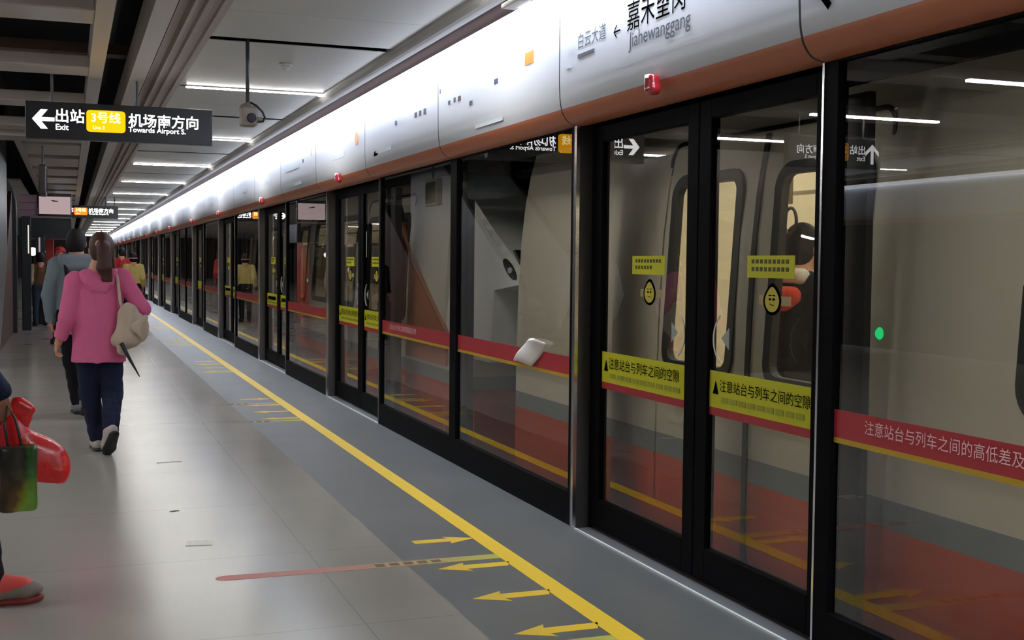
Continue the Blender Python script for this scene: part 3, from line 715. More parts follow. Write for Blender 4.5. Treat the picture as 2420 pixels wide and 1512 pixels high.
for ci, (y0, y1, doors, wins) in enumerate(CARS):
    holes = []
    for d in doors: holes.append((d-.86, d+.86, -.1, 2.01))
    for a, b in wins: holes.append((a, b, .98, 1.86))
    car_body(y0, y1, holes)
    for d in doors:
        for nm, a, b in (('right', d-.90, d), ('left', d, d+.90)):
            wh = (d-.76, d-.17) if nm == 'right' else (d+.17, d+.76)
            L = part('door_leaf', skin(a, b, -.1, 2.01, [(*wh, .93, 1.82)], .006)[0], BODY, train)
            part('window_gasket', ring((d-.80 if nm == 'right' else d+.13), (d-.13 if nm == 'right' else d+.80), .89, 1.86, .11, .055), M_gask, L)
            part('window_pane', pane(*((d-.76, d-.17) if nm == 'right' else (d+.17, d+.76)), .93, 1.82), M_tglass, L)
        part('door_surround', ring(d-.88, d+.88, -.12, 2.03, .09, .02, .005), M_gask, train)
        part('door_seam', seam(d, -.1, 2.0, .035), M_gask, train)
        part('door_button_lamp', MB().lathe([(.018, -.012), (.024, -.004), (.024, .02)], (tx(1.28), d-.9, 1.17), 14, axis='x'), emit('green lamp', '2ad67a', 1.0), train, label='small lit green lamp beside the train door')
    for a, b in wins:
        w = part('side_window', pane(a, b, .98, 1.86), M_tglass, train); part('window_gasket', ring(a-.05, b+.05, .93, 1.91, .12, .06), M_gask, w)
    if ci < 3:                                                       # saloon
        mb = MB(); mb.box((2.93, y0+.1, -.04), (5.4, y1-.1, 0)); mb.box((2.93, y0+.05, 0), (5.4, y0+.1, 2.4)); mb.box((2.93, y1-.1, 0), (5.4, y1-.05, 2.4))
        mb.box((5.36, y0+.1, 0), (5.4, y1-.1, 2.4)); mb.box((2.95, y0+.1, 2.3), (5.4, y1-.1, 2.36))
        part('saloon_lining', mb, M_int, train)
        mb = MB(); mb.box((3.35, y0+.3, 2.262), (3.5, y1-.3, 2.292)); mb.box((4.7, y0+.3, 2.262), (4.85, y1-.3, 2.292))
        part('saloon_lamp', mb, M_lampt if ci == 0 else M_lampt2, train, label='warm lit ceiling strips inside the train')
        mb = MB()
        for k in range(int((y1-y0-2)/1.9)): mb.tube([(4.15, y0+1.2+1.9*k, 0), (4.15, y0+1.2+1.9*k, 2.29)], .017, 8)
        mb.tube([(3.55, y0+.3, 1.92), (3.55, y1-.3, 1.92)], .016, 8); mb.tube([(4.75, y0+.3, 1.92), (4.75, y1-.3, 1.92)], .016, 8)
        part('grab_pole', mb, M_steel, train)
        if ci == 0: part('wall_lamp', MB().box((5.31, y0+.5, 2.0), (5.35, y1-.3, 2.04)), M_lampt2, train); part('cove_lamp', MB().box((5.0, y0+.5, 2.20), (5.2, y1-.3, 2.22)), M_lampt2, train)
        mb = MB(); mb.box((5.33, y0+1, 1.0), (5.365, y1-1, 1.75)); part('far_window', mb, mat('dark far window', '17171a', .15), train)
        sy = 5.35 if ci == 0 else y0+3
        st = part('hanging_strap', MB().box((3.545, sy-.012, 1.74), (3.555, sy+.012, 1.94)), mat('strap webbing', '7a6a50', .8), train)
        hp = [(3.55, sy+.055*math.sin(t*math.pi/8)*(1 if t else 1), 1.72-.07*(1-math.cos(t*math.pi/8))) for t in range(16)]
        part('strap_handle', MB().tube(hp, .009, 6, close=True), mat('strap handle', '2b2119', .5), st)
mb = MB()
for k in range(9): mb.box((3.35+.03*(k % 2), 7.42+.18*k, -.9), (5.3, 7.42+.18*(k+1), 2.6))
part('gangway_bellows', mb, mat('bellows rubber', '070708', .9, spec=.1), train, label='black folded bellows between two cars')

# sloping light grey cab nose of the car that couples here, with its headlamp and livery
def slab(pts, xa, xb):
    mb = MB(); n = len(pts)
    vs = [(tx(z)+xa+max(0, 9.05-y)*.03, y, z) for y, z in pts]+[(xb, y, z) for y, z in pts]
    mb.add(vs, [tuple(range(n)), tuple(range(n, 2*n))[::-1]]+[(i, i+n, (i+1) % n+n, (i+1) % n) for i in range(n)]); return mb
M_nose = mat('cab nose light grey', 'f0f0ee', .35)
nose = part('cab_nose', slab([(9.06, 2.12), (8.6, 1.905), (8.0, 1.62), (7.47, 1.37), (7.44, 1.33), (7.5, 1.27), (7.98, 1.22), (8.02, .7), (9.06, .7)], -.006, 4.2), M_nose, train)
part('cab_skirt', slab([(9.06, .7), (8.36, .7), (8.36, .565), (9.06, .565)], -.004, 4.2), M_body, train)
part('cab_skirt', slab([(9.06, .565), (8.36, .565), (8.36, .46), (9.06, .46)], -.004, 4.2), M_tgrey, train)
part('cab_skirt', slab([(9.06, .46), (8.36, .46), (8.36, -.35), (9.06, -.35)], -.004, 4.2), M_tred, train)
E_ = [(7.70+.13*math.cos(t*.3927)+.02*math.sin(t*.3927), 1.372+.055*math.sin(t*.3927)+.05*math.cos(t*.3927)) for t in range(16)]
hl = part('headlamp', slab(E_, -.012, 2.9), M_gask, nose)
part('headlamp_lens', slab([(7.68+.04*math.cos(t*.785), 1.365+.022*math.sin(t*.785)) for t in range(8)], -.018, 2.89), mat('lamp lens glass', 'cfd6da', .1, coat=.5), nose)
part('nose_trim', slab([(7.45, 1.39), (7.49, 1.385), (7.66, 1.50), (7.62, 1.505)], -.012, 2.9), M_bright, nose)
part('livery_panel', slab([(10.62, 1.79), (8.93, .86), (8.93, .6), (10.1, .6), (10.1, 1.5)], -.028, 2.87), mat('salmon livery', 'b5795b', .4), train)
part('rain_gutter', slab([(10.95, 2.02), (10.85, 2.04), (10.45, 1.80), (10.55, 1.78)], -.03, 2.9), M_gask, train)
part('red_partition', MB().box((3.06, 10.25, .2), (3.09, 11.7, 1.95)), mat('red partition', 'b0402c', .4), train)
# ================================================================== HANGING SIGNS, CAMERAS, SCREENS
M_signb = mat('sign black', '111215', .35); M_sign = emit('sign white light', 'ffffff', 3.2); M_signo = emit('sign yellow light', 'ffb010', 1.7)
M_signt = emit('sign yellow text', 'fff0a0', 2.4)
M_signo2 = emit('sign orange light', 'f89a38', 1.1)
def hanging_sign(x0, y, up, label, rods, orange=None, w=1.57):
    R = empty('hanging_sign', (x0+w/2, y, 2.45), label, 'sign', 'hanging exit signs'); k = w/1.57
    part('sign_box', MB().box((x0, y, 2.45), (x0+w, y+.09, 2.77)), M_signb, R, bevel=.004)
    Y = y-.0015; XD, ZD = (1, 0, 0), (0, 0, 1)
    mb = MB()
    def P(a, z): return (x0+a*k, Y, z)
    if not up:
        mb.prism([(x0+.055*k, 2.617), (x0+.125*k, 2.70), (x0+.18*k, 2.70), (x0+.128*k, 2.634), (x0+.235*k, 2.634), (x0+.235*k, 2.60), (x0+.128*k, 2.60), (x0+.18*k, 2.535), (x0+.125*k, 2.535)], 'y', Y, Y+.002)
    else:
        c = x0+.135*k
        mb.prism([(c, 2.71), (c+.085, 2.63), (c+.085, 2.585), (c+.018, 2.645), (c+.018, 2.50), (c-.018, 2.50), (c-.018, 2.645), (c-.085, 2.585), (c-.085, 2.63)], 'y', Y, Y+.002)
    part('arrow', mb, M_sign, R, label='white lit arrow')
    mb = MB(); put_text(mb, '出站', P(.245, 2.595), XD, ZD, width=.235*k, bold=.014); put_text(mb, 'Exit', P(.245, 2.53), XD, ZD, height=.05, bold=.012)
    part('lettering', mb, M_sign, R, label='white lit lettering'); mb = MB()
    put_text(mb, '机场南方向', P(.845, 2.585), XD, ZD, width=.60*k, bold=.014); put_text(mb, 'Towards Airport S.', P(.845, 2.525), XD, ZD, width=.49*k, bold=.012)
    part('lettering', mb, M_sign, R, label='white lit lettering')
    b = part('line_number_plate', MB().prism(rrect(x0+.495*k, x0+.82*k, 2.525, 2.715, .03), 'y', Y, Y+.002), orange or M_signo, R, label='lit yellow plate with the line number')
    mb = MB(); put_text(mb, '3号线', (x0+.535*k, Y-.002, 2.605), XD, ZD, width=.245*k, bold=.02); put_text(mb, 'Line 3', (x0+.55*k, Y-.002, 2.55), XD, ZD, height=.03, bold=.02)
    part('lettering', mb, M_signt, b)
    for x in rods: part('hanging_rod', MB().tube([(x, y+.045, 2.77), (x, y+.045, 3.2)], .012, 8), M_jamb, R)
hanging_sign(-.342, 11.1, False, 'black hanging sign with lit white arrow, lettering and yellow plate, nearer one', (-.126, .58))
hanging_sign(-.36, 32.5, False, 'small distant black hanging sign with orange plate, beyond the pendant monitor', (-.12, .9, 1.12), M_signo2)
hanging_sign(-3.05, 10.6, True, 'black hanging sign with upward arrow, seen mirrored in the door glass', (-2.85, -1.9), M_signo2, 1.3)
R = empty('security_camera', (1.222, 8.8, 2.385), 'grey security camera hanging on a thin pole from the ceiling slot', 'camera')
part('pole', MB().tube([(1.222, 8.8, 2.53), (1.222, 8.8, 3.1)], .014, 10), M_jamb, R, smooth=True)
s = SDF((1.1, 8.6, 2.35), (1.36, 9.0, 2.6), .005)
s.box((1.228, 8.8, 2.455), (.058, .075, .07), .02).cone((1.2, 8.8, 2.52), (1.225, 8.8, 2.545), .03, .02, .03)
me = s.mesh('camera_body', mat('camera housing', '8a8078', .45)); me.transform(Matrix.Translation(-Vector(R.location))); link('camera_body', me, R)
part('lens', MB().lathe([(.03, -.02), (.034, 0), (.02, .01), (.0, .01)], (1.24, 8.715, 2.44), 16, axis='y'), M_blackm, R)
part('cable_loop', MB().tube([(1.235, 8.76, 2.555), (1.28, 8.75, 2.53), (1.32, 8.745, 2.49), (1.338, 8.745, 2.45), (1.325, 8.745, 2.42), (1.29, 8.745, 2.415), (1.26, 8.75, 2.44), (1.245, 8.76, 2.48)], .008, 8), M_blackm, R, smooth=True)
part('cable_plug', MB().box((1.285, 8.73, 2.425), (1.318, 8.76, 2.452)), M_mould, R, bevel=.004)
R = empty('smoke_detector', (1.647, 9.68, 2.95), 'small white dome smoke detector on the ceiling behind the camera pole', 'detector')
part('detector_base', MB().lathe([(.05, .0), (.055, -.012), (.052, -.02)], (1.647, 9.68, 3.0), 20), M_ceil, R, smooth=True)
part('detector_dome', MB().lathe([(.036, 0), (.034, -.02), (.02, -.034), (.0, -.036)], (1.647, 9.68, 2.98), 20), M_ceil, R, smooth=True)
R = empty('pendant_monitor', (-.335, 18, 2.3), 'slim dark monitor hung edge-on from the ceiling beyond the hanging sign', 'monitor')
part('monitor_case', MB().box((-.385, 17.85, 2.3), (-.285, 18.5, 2.72)), mat('monitor dark brown', '2e2826', .4), R, bevel=.02)
part('screen', MB().box((-.2855, 17.9, 2.34), (-.283, 18.45, 2.68)), M_black, R)
part('hanging_rod', MB().tube([(-.335, 18.2, 2.72), (-.335, 18.2, 3.02)], .015, 8), M_jamb, R)
# portal with television at the far stair
M_pink = mat('pinkish grey cladding', 'b493a2', .5)
R = empty('television', (-.29, 27.95, 2.33), 'wide television with pale pinkish picture hung under the ceiling at the far stairs', 'television')
part('television_case', MB().box((-.63, 28.0, 2.33), (.07, 28.1, 2.83)), M_signb, R, bevel=.01)
part('screen', MB().box((-.60, 27.992, 2.375), (.045, 28.0, 2.76)), emit('television picture', 'cbb2b4', .75), R, label='pale lit picture')
part('picture_shape', MB().prism([(-.34, 2.69), (-.22, 2.665), (-.2, 2.65), (-.3, 2.648), (-.36, 2.67)], 'y', 27.99, 27.992), mat('picture grey', '8d7a7c', .6), R)
part('sill_ledge', MB().box((-.8, 27.96, 2.285), (.05, 28.1, 2.325)), M_mould, R, label='silver ledge under the screen')
R = empty('pink_wall_panel', (-.81, 28.1, 2.3), 'pinkish grey wall cladding with dark joints left of the far television', 'wall panel')
mb = MB()
for z0, z1 in ((2.3, 2.46), (2.47, 2.62), (2.63, 2.79)): mb.box((-1.0, 28.05, z0), (-.64, 28.15, z1))
part('cladding', mb, M_pink, R); part('backing', MB().box((-1.0, 28.16, 2.3), (-.64, 28.2, 2.8)), M_black, R)
thing('stair_bulkhead', MB().box((-1.02, 28.0, 1.84), (.06, 29.2, 2.28)), M_signb, 'black bulkhead beam under the far television', 'bulkhead', bevel=.01)
thing('red_pillar', MB().box((-.5, 29.4, 0), (-.33, 30.2, 1.86)), mat('red pillar', 'b5301f', .45), 'bright red pillar under the black bulkhead, behind the man in grey hood', 'pillar', bevel=.01)
for i, (x, y, z, r) in enumerate(((-.72, 27.4, 1.55, .09), (-.53, 27.5, 1.55, .06))):
    R = empty('globe_lamp', (x, y, 0), f'{"larger" if i == 0 else "smaller"} glowing white round lamp beside the far stairs', 'lamp', 'round lamps at the far stairs')
    part('globe', MB().lathe([(max(.002, r*math.sin(t*math.pi/10)), -r*math.cos(t*math.pi/10)) for t in range(11)], (x, y, z), 16), emit('globe glow', 'ffeee4', 2.2), R, smooth=True)
    part('lamp_pole', MB().tube([(x, y, z-r), (x, y, 0)], .014, 6), M_black, R)
R = empty('advertising_totem', (-.77, 25, 0), 'tall black advertising stand with a thin lit edge, left of the man in brown jacket', 'advertising stand')
part('stand_body', MB().box((-.86, 25, 0), (-.69, 25.12, 2.22)), M_signb, R, bevel=.01)
part('lit_edge', MB().box((-.745, 24.99, 1.5), (-.722, 25.0, 2.05)), emit('edge light', 'fff6ea', .8), R)
part('poster', MB().box((-.70, 24.992, 1.3), (-.692, 25.0, 2.0)), mat('poster foliage', '2c3a2a', .5, var=.6, vscale=20), R)
R = empty('advertising_totem', (-.55, 26.4, 0), 'dark narrow stand with a pale strip, behind the head of the man in brown jacket', 'advertising stand')
part('stand_body', MB().box((-.66, 27.2, 0), (-.47, 27.3, 1.9)), M_signb, R, bevel=.01)
part('lit_edge', MB().box((-.60, 27.19, 1.25), (-.565, 27.2, 1.85)), emit('edge light dim', 'cfc8c8', .5), R)
# stair enclosure and escalator at the left edge of the photograph
R = empty('escalator', (-1.55, 20, 0), 'grey escalator rising away from the platform on the far left', 'escalator')
sl = .55
def hz(y): return 1.12+sl*(y-16.2)
def sz(y): return .08+sl*(y-19.3)
yt = 21.8
pl = [(16.15, .0), (19.15, .0), (yt, sz(yt)), (yt, hz(yt)), (16.3, hz(16.3)), (16.05, 1.02), (15.95, .8), (16.0, .4)]
for nm, a, b in (('side_cladding', -1.03, -.97), ('side_cladding', -2.16, -2.1)): part(nm, MB().prism(pl, 'x', a, b), mat('escalator cladding', '84878b', .35, .2), R)
def rail(x): return [(x, 16.1, .62), (x, 15.9, .72), (x, 15.82, .9), (x, 15.9, 1.1), (x, 16.1, 1.2)]+[(x, y, hz(y)+.05) for y in (16.6, 18, 20, yt)]
for x in (-1.0, -2.13): part('handrail', MB().tube(rail(x), .035, 10), M_blackm, R, smooth=True)
mb = MB()
for k in range(14):
    y = 16.6+.36*k; mb.box((-2.1, y, .02+.198*k-.1), (-1.03, y+.4, .02+.198*k))
part('steps', mb, M_jamb, R)
thing('stair_wall', MB().prism([(19.35, 0), (24.2, 0), (24.2, 2.65), (24.1, 2.65)], 'x', -1.06, -.99), mat('red brown wall panel', '4a2a22', .5), 'red brown wall panel under the escalator at the left edge', 'wall panel')
R = empty('dark_column', (-1.02, 24.5, 0), 'dark curved column at the left edge with a reflective glass side', 'column')
cv = [(-.92, 0), (-.92, 2.3), (-.93, 2.5), (-.98, 2.72), (-1.08, 2.9), (-1.22, 2.98), (-1.9, 3.0), (-1.9, 2.86), (-1.25, 2.84), (-1.12, 2.76), (-1.05, 2.62), (-1.02, 2.45), (-1.01, 0)]
part('column_frame', MB().prism(cv, 'y', 24.2, 24.6), M_signb, R)
part('glass_side', MB().box((-1.9, 24.35, .9), (-1.01, 24.4, 2.6)), mat('blue grey glazing', '5c6470', .12, spec=.8), R)
part('base_panel', MB().box((-1.9, 24.32, 0), (-1.01, 24.42, .9)), mat('brown base panel', '3a2c26', .5), R)
# transparent sleeve taped on the glass
R = empty('plastic_sleeve', (2.54, 6.48, .82), 'crumpled clear plastic sleeve stuck over the red band of the glass screen', 'plastic sleeve')
mb = MB(); vs = []
for i in range(9):
    for j in range(9):
        u, v = i/8, j/8; vs.append((2.541-.012*math.sin(3.1*u)-.008*(1+math.sin(5*v+2*u)), 6.76-.325*u-.235*v, .822+.15*v+.008*math.sin(4*u)))
mb.add(vs, [(i*9+j, i*9+j+1, (i+1)*9+j+1, (i+1)*9+j) for i in range(8) for j in range(8)])
o = part('sleeve', mb, mat('clear film', 'cfcac2', .25, coat=.5), R, smooth=True); sm = o.modifiers.new('solid', 'SOLIDIFY'); sm.thickness = .0015
# ================================================================== PEOPLE
M_skin = mat('skin', 'c08a6e', .5, bump=.02, bscale=80); M_hair = mat('dark hair', '120d0b', .6, bump=.25, bscale=320, spec=.2); M_hairb = mat('dark brown hair', '3a1f15', .5, bump=.25, bscale=320, spec=.25)
def V3(p): return np.array(p, float)
BASE = dict(head=(0, .03, 1.57), neck=(0, -.01, 1.42), shL=(-.165, 0, 1.36), shR=(.165, 0, 1.36), elL=(-.215, -.03, 1.09), elR=(.215, -.03, 1.09),
            wrL=(-.225, .07, .86), wrR=(.225, .07, .86), hipL=(-.09, 0, .90), hipR=(.09, 0, .90), knL=(-.095, .05, .49), knR=(.095, .02, .49),
            anL=(-.095, .02, .09), anR=(.095, -.04, .09), toL=(-.105, .17, .035), toR=(.105, .12, .035), chest=.155, waist=.14, pelvis=.16, deep=.62)
def scaled(s, **k):
    J = {n: (tuple(c*s for c in v) if isinstance(v, tuple) else v*s) for n, v in BASE.items()}; J.update(k); return J
def headR(J):
    y, p = J.get('yaw', 0), J.get('nod', 0)
    return np.array((Matrix.Rotation(y, 3, 'Z') @ Matrix.Rotation(p, 3, 'X')))
def hand(s, wr, el, side, curl=.5, k=.008, pn=None, fd=None):
    """palm plus five jointed fingers; side=+1 right, -1 left; palm faces the thigh"""
    wr, el = V3(wr), V3(el); f = wr-el if fd is None else V3(fd); f /= np.linalg.norm(f)
    n = V3(pn if pn is not None else (-side, .1, 0)); n -= f*(n@f); n /= np.linalg.norm(n)
    t = np.cross(n, f)*(1 if side > 0 else -1); t /= np.linalg.norm(t)
    if t[1] < 0 and pn is None: t = -t
    s.cone(wr-f*.02, wr+f*.03, .024, .026, .015)
    for q in (-.024, -.008, .008, .024): s.cone(wr+f*.015+t*q*.6, wr+f*.085+t*q, .013, .0115, .01)
    for q, L in ((.027, .070), (.009, .079), (-.009, .074), (-.026, .058)):
        p = wr+f*.085+t*q; a = curl*.55
        for seg, r0, r1 in ((.45, .0095, .0088), (.32, .0088, .008), (.25, .008, .007)):
            d = f*math.cos(a)+n*math.sin(a); e = p+d*L*seg; s.cone(p, e, r0, r1, .004); p = e; a += curl
    p = wr+f*.03+t*.03; e = p+(f*.6+t*.75+n*.25)*.036; s.cone(p, e, .0125, .0105, .01)
    s.cone(e, e+(f*.85+t*.25+n*.35)*.034, .0105, .0085, .005)
def body_mesh(J, h, far=False):
    s = SDF((-.55, -.5, -.02), (.55, .5, J['head'][2]+.2), h); H = V3(J['head']); R = headR(J); N = V3(J['neck'])
    L = lambda p: H+R@V3(p)
    s.ell(L((0, 0, .02)), (.073, .092, .10), .02, R).ell(L((0, .028, -.055)), (.056, .062, .068), .03, R)
    s.cone(L((0, .088, .01)), L((0, .108, -.028)), .010, .015, .015)                          # nose
    s.cone(L((-.022, .086, -.062)), L((.022, .086, -.062)), .008, .008, .008)                # lips
    s.ell(L((0, .078, -.100)), (.022, .018, .018), .02, R)                                   # chin
    for q in (-1, 1):
        s.ell(L((q*.030, .094, .018)), (.014, .012, .010), .006, R, cut=True)
        s.cone(L((q*.012, .092, .038)), L((q*.045, .082, .040)), .007, .006, .012)
        s.ell(L((q*.077, -.005, -.008)), (.012, .02, .032), .008, R)
    s.cone(L((0, -.015, -.06)), N-V3((0, .005, .03)), .050, .058, .03)
    ch = (0, 0, J['shL'][2]-.13); wa = (0, 0, (J['shL'][2]+J['hipL'][2])/2-.03); pe = (0, -.01, J['hipL'][2]+.02); fl = ((0, 1, 0), J['deep'])
    s.cone(J['shL'], J['shR'], .05, .05, .04); s.cone(ch, wa, J['chest']-.02, J['waist']-.02, .05, flat=fl).cone(wa, pe, J['waist']-.02, J['pelvis']-.015, .05, flat=fl)
    s.cone(N, V3(ch)+V3((0, 0, .05)), .06, .09, .06)
    for d in 'LR':
        s.cone(J['sh'+d], J['el'+d], .047, .039, .03).cone(J['el'+d], J['wr'+d], .039, .026, .015)
        s.cone(J['hip'+d], J['kn'+d], .075, .05, .03).cone(J['kn'+d], J['an'+d], .05, .034, .02); s.cone(J['an'+d], J['to'+d], .035, .026, .02)
        hand(s, J['wr'+d], J['el'+d], 1 if d == 'R' else -1, J.get('curl'+d, .45), .008, J.get('palm'+d), J.get('fd'+d))
    return s
def wear(J, h, sleeve=.058, hem=.78, grow=.022, cuff=.03, flare=0.0, drop=0):
    s = SDF((-.6, -.5, hem-.05), (.6, .5, J['head'][2]+.1), h)
    zs = J['shL'][2]; ch = V3((0, 0, zs-.13)); wa = V3((0, 0, (zs+J['hipL'][2])/2-.03)); he = V3((0, -.01, hem-.1)); fl = ((0, 1, 0), J['deep'])
    s.cone(J['shL'], J['shR'], .058, .058, .05); s.cone(ch, wa, J['chest']+grow-.015, J['waist']+grow-.01, .06, flat=fl).cone(wa, he, J['waist']+grow-.01, J['pelvis']+grow+flare, .07, flat=fl)
    s.cone(V3(J['neck'])-V3((0, 0, .03)), ch+V3((0, 0, .06)), .07, .10, .06)
    for d in 'LR':
        a, b, c = V3(J['sh'+d]), V3(J['el'+d]), V3(J['wr'+d]); f = c-b; ln = np.linalg.norm(f); f /= ln
        s.cone(a, b, sleeve+.006, sleeve-.003, .03); s.cone(b, c, sleeve-.003, sleeve-.016, .02, cap=(c-f*cuff, f))
    s.clip((0, 0, hem), (0, 0, -1)); s.clip(V3(J['neck'])+V3((0, .02, .035)), (0, -.25, 1)); return s
def slacks(J, h, top, thigh=.09, knee=.064, ank=.052, lift=.035):
    s = SDF((-.4, -.6, .0), (.4, .6, top+.06), h); fl = ((0, 1, 0), .72)
    s.cone((0, -.012, J['hipL'][2]+.02), (0, 0, top+.05), J['pelvis']-.002, J['waist']-.0, .04, flat=fl)
    for d in 'LR':
        b, c = V3(J['kn'+d]), V3(J['an'+d]); f = c-b; f /= np.linalg.norm(f)
        s.cone(J['hip'+d], b, thigh, knee, .035); s.cone(b, c+f*.04, knee, ank, .03, cap=(c-f*lift+f*.035, f))
    s.clip((0, 0, top), (0, 0, 1)); return s
def shoe(root, J, d, h, upper, sole, collar=None, name='shoe'):
    a, t = V3(J['an'+d]), V3(J['to'+d]); f = t-a; f2 = V3((f[0], f[1], f[2]+.055)); f2 /= np.linalg.norm(f2)
    side = np.cross(f2, (0, 0, 1)); side /= np.linalg.norm(side); up = np.cross(side, f2); fl = (up, .55)
    heel = a-f2*.035-up*.035; ball = heel+f2*.165; tip = heel+f2*.205
    lo = np.minimum(heel, tip)-.09; hi = np.maximum(heel, tip)+.15
    s = SDF(lo, hi, h)
    s.cone(heel, ball, .036, .044, .03).cone(ball, tip, .044, .036, .02, flat=(up, .7)).cone(a+up*.0, heel+f2*.05+up*.01, .040, .042, .03)
    s.cone(a+up*.005+f2*.02, ball+up*.008, .043, .036, .03); s.clip(heel-up*.045+up*.012, -up)
    s.d = np.maximum(s.d, -1); me = s.mesh(name, [upper, collar or upper], lambda c: ((c-a)@up+.35*((c-a)@f2) > -.012+.6*np.maximum((c-a)@f2-.05, 0)))
    o = link(name, me, root)
    s = SDF(lo, hi, h); s.cone(heel-up*.04, ball-up*.04, .037, .047, .02, flat=(up, .5)).cone(ball-up*.04, tip-up*.036, .047, .039, .02, flat=(up, .5)); s.clip(heel-up*.026, up); s.clip(heel-up*.058, -up)
    link('sole', s.mesh('sole', sole), o); return o
def hairdo(root, J, h, m, length=0, cap=False, name='hair', extra=None):
    H = V3(J['head']); R = headR(J); L = lambda p: H+R@V3(p)
    s = SDF(H-.3, H+.25, h)
    s.ell(L((0, -.012, .032)), (.086, .100, .102), .02, R, cap=(L((0, .045, .03)), R@V3((0, .86, -.5))))
    s.ell(L((0, -.045, -.02)), (.078, .066, .09), .03, R)
    if length: s.cone(L((0, -.06, -.03)), L((0, -.07, -.03-length)), .07, .055, .03, flat=(R@V3((0, 1, 0)), .55))
    if extra: extra(s, L)
    return link(name, s.mesh(name, m), root)
def eyes(root, J):
    H = V3(J['head']); R = headR(J)
    for q in (-1, 1):
        p = H+R@V3((q*.030, .081, .018)); o = part('eye', MB().lathe([(.001, -.011), (.008, -.008), (.011, 0), (.008, .008), (.001, .011)], tuple(p), 12), mat('eye', 'e8e4de', .2), root, smooth=True, local=True)
        p2 = H+R@V3((q*.030, .0905, .018)); part('iris', MB().lathe([(.001, -.005), (.004, -.003), (.005, 0), (.004, .003), (.001, .005)], tuple(p2), 10), mat('iris', '1b120d', .2), o, smooth=True, local=True)
def person(label, loc, rz, J, h, top, trousers, upper, sole, hairm, hairkw={}, topkw={}, slackkw={}, collar=None, belt=None, topname='jacket', topcol=None, shoeh=None, group=None, skin=None):
    R = empty('person', loc, label, 'person', group, rz)
    link('body', body_mesh(J, h).mesh('body', skin or M_skin), R); eyes(R, J)
    hem = topkw.get('hem', .78)
    w = wear(J, h, **topkw); w.wrinkle(.0022, 22, 3); t = link(topname, w.mesh(topname, top, topcol), R)
    w = slacks(J, h, max(hem+.06, J['hipL'][2]+.06), **slackkw); w.wrinkle(.0018, 25, 5); link('trousers', w.mesh('trousers', trousers), R)
    for d in 'LR': shoe(R, J, d, shoeh or h, upper, sole, collar)
    hairdo(R, J, h, hairm, **hairkw)
    return R, t
def fabric(name, col, rough=.85, b=.25, sc=120): return mat(name, col, rough, bump=b, bscale=sc, var=.08, vscale=9, spec=.2)

# ---- woman in pink, walking away
J = scaled(.94, head=(.02, .01, 1.482), neck=(.005, -.03, 1.345), shL=(-.158, -.01, 1.258), shR=(.155, -.01, 1.285), elL=(-.215, -.06, 1.0), wrL=(-.268, .0, .835), elR=(.298, -.07, 1.055), wrR=(.205, .12, .99),
           hipL=(-.08, 0, .78), hipR=(.08, 0, .78), knL=(-.062, .10, .435), anL=(-.01, .16, .085), toL=(-.015, .31, .03), knR=(.092, .03, .44), anR=(.072, -.15, .195), toR=(.05, -.07, .055),
           chest=.152, waist=.152, pelvis=.148, deep=.66, curlL=.75, curlR=.6, nod=.05, yaw=.12)
M_pinkf = fabric('pink knit', 'd66a94'); M_navyj = fabric('navy denim', '161a30'); M_beigef = fabric('beige canvas', 'c3b1a0', .8)
def tail(s, L):
    s.cone(L((0, -.085, .045)), L((0, -.125, .02)), .035, .04, .02).cone(L((0, -.125, .02)), L((.0, -.135, -.12)), .042, .05, .02).cone(L((.0, -.135, -.12)), L((.03, -.115, -.235)), .05, .026, .02)
    for q in (-.03, .0, .03): s.cone(L((q, -.14, -.02)), L((q*.8+.02, -.15, -.21)), .018, .014, .01)
    for q in (.05, .065): s.cone(L((q, -.06, -.02)), L((q+.02, -.06, -.13)), .010, .006, .01)
woman, sw = person('person in pink hooded top and navy jeans with long ponytail, walking away', (.20, 9.1, 0), 0, J, .006, M_pinkf, M_navyj, mat('pale shoe', 'b8aaa8', .6), mat('black sole', '141414', .6), M_hairb,
    dict(extra=tail), dict(hem=.672, sleeve=.062, grow=.03, flare=.018, cuff=.015), dict(thigh=.092, knee=.072, ank=.055, lift=.03), topname='hooded_top', shoeh=.005)
H_ = V3(J['head'])
part('hair_tie', MB().tube([(H_[0]+.03*math.cos(t*.52)-.005, H_[1]-.098, H_[2]+.038+.026*math.sin(t*.52)) for t in range(12)], .010, 8, close=True), mat('pink hair tie', 'd79a8e', .7), woman, smooth=True, local=True)
s = SDF((-.25, -.3, 1.05), (.25, .2, 1.42), .006)
s.cone((-.09, -.055, 1.30), (.09, -.055, 1.31), .045, .045, .05).cone((-.07, -.09, 1.25), (.07, -.09, 1.25), .035, .035, .05).cone((-.04, -.10, 1.19), (.04, -.10, 1.19), .026, .026, .05).wrinkle(.003, 25, 9)
link('hood', s.mesh('hood', M_pinkf), sw)
s = SDF((.0, -.4, .6), (.5, .35, 1.2), .007)                              # shoulder bag hanging at her right side
s.cone((.20, -.16, 1.05), (.16, -.15, .84), .055, .075, .05, flat=((0, 1, 0), .7)).cone((.20, -.16, 1.04), (.27, -.16, .90), .05, .075, .05, flat=((0, 1, 0), .7)).cone((.28, -.17, .95), (.21, -.17, .85), .05, .06, .04, flat=((0, 1, 0), .6)).wrinkle(.006, 16, 2)
bag = empty('shoulder_bag', (.20, 9.1, 0), 'slouchy beige shoulder bag hanging behind the right arm of the person in pink', 'bag')
link('bag_body', s.mesh('bag_body', M_beigef), bag)
part('strap', MB().tube([(.105, .06, 1.30), (.115, .02, 1.345), (.12, -.05, 1.335), (.13, -.10, 1.25), (.145, -.15, 1.10), (.17, -.16, 1.04)], .012, 8), M_beigef, bag, smooth=True, local=True)
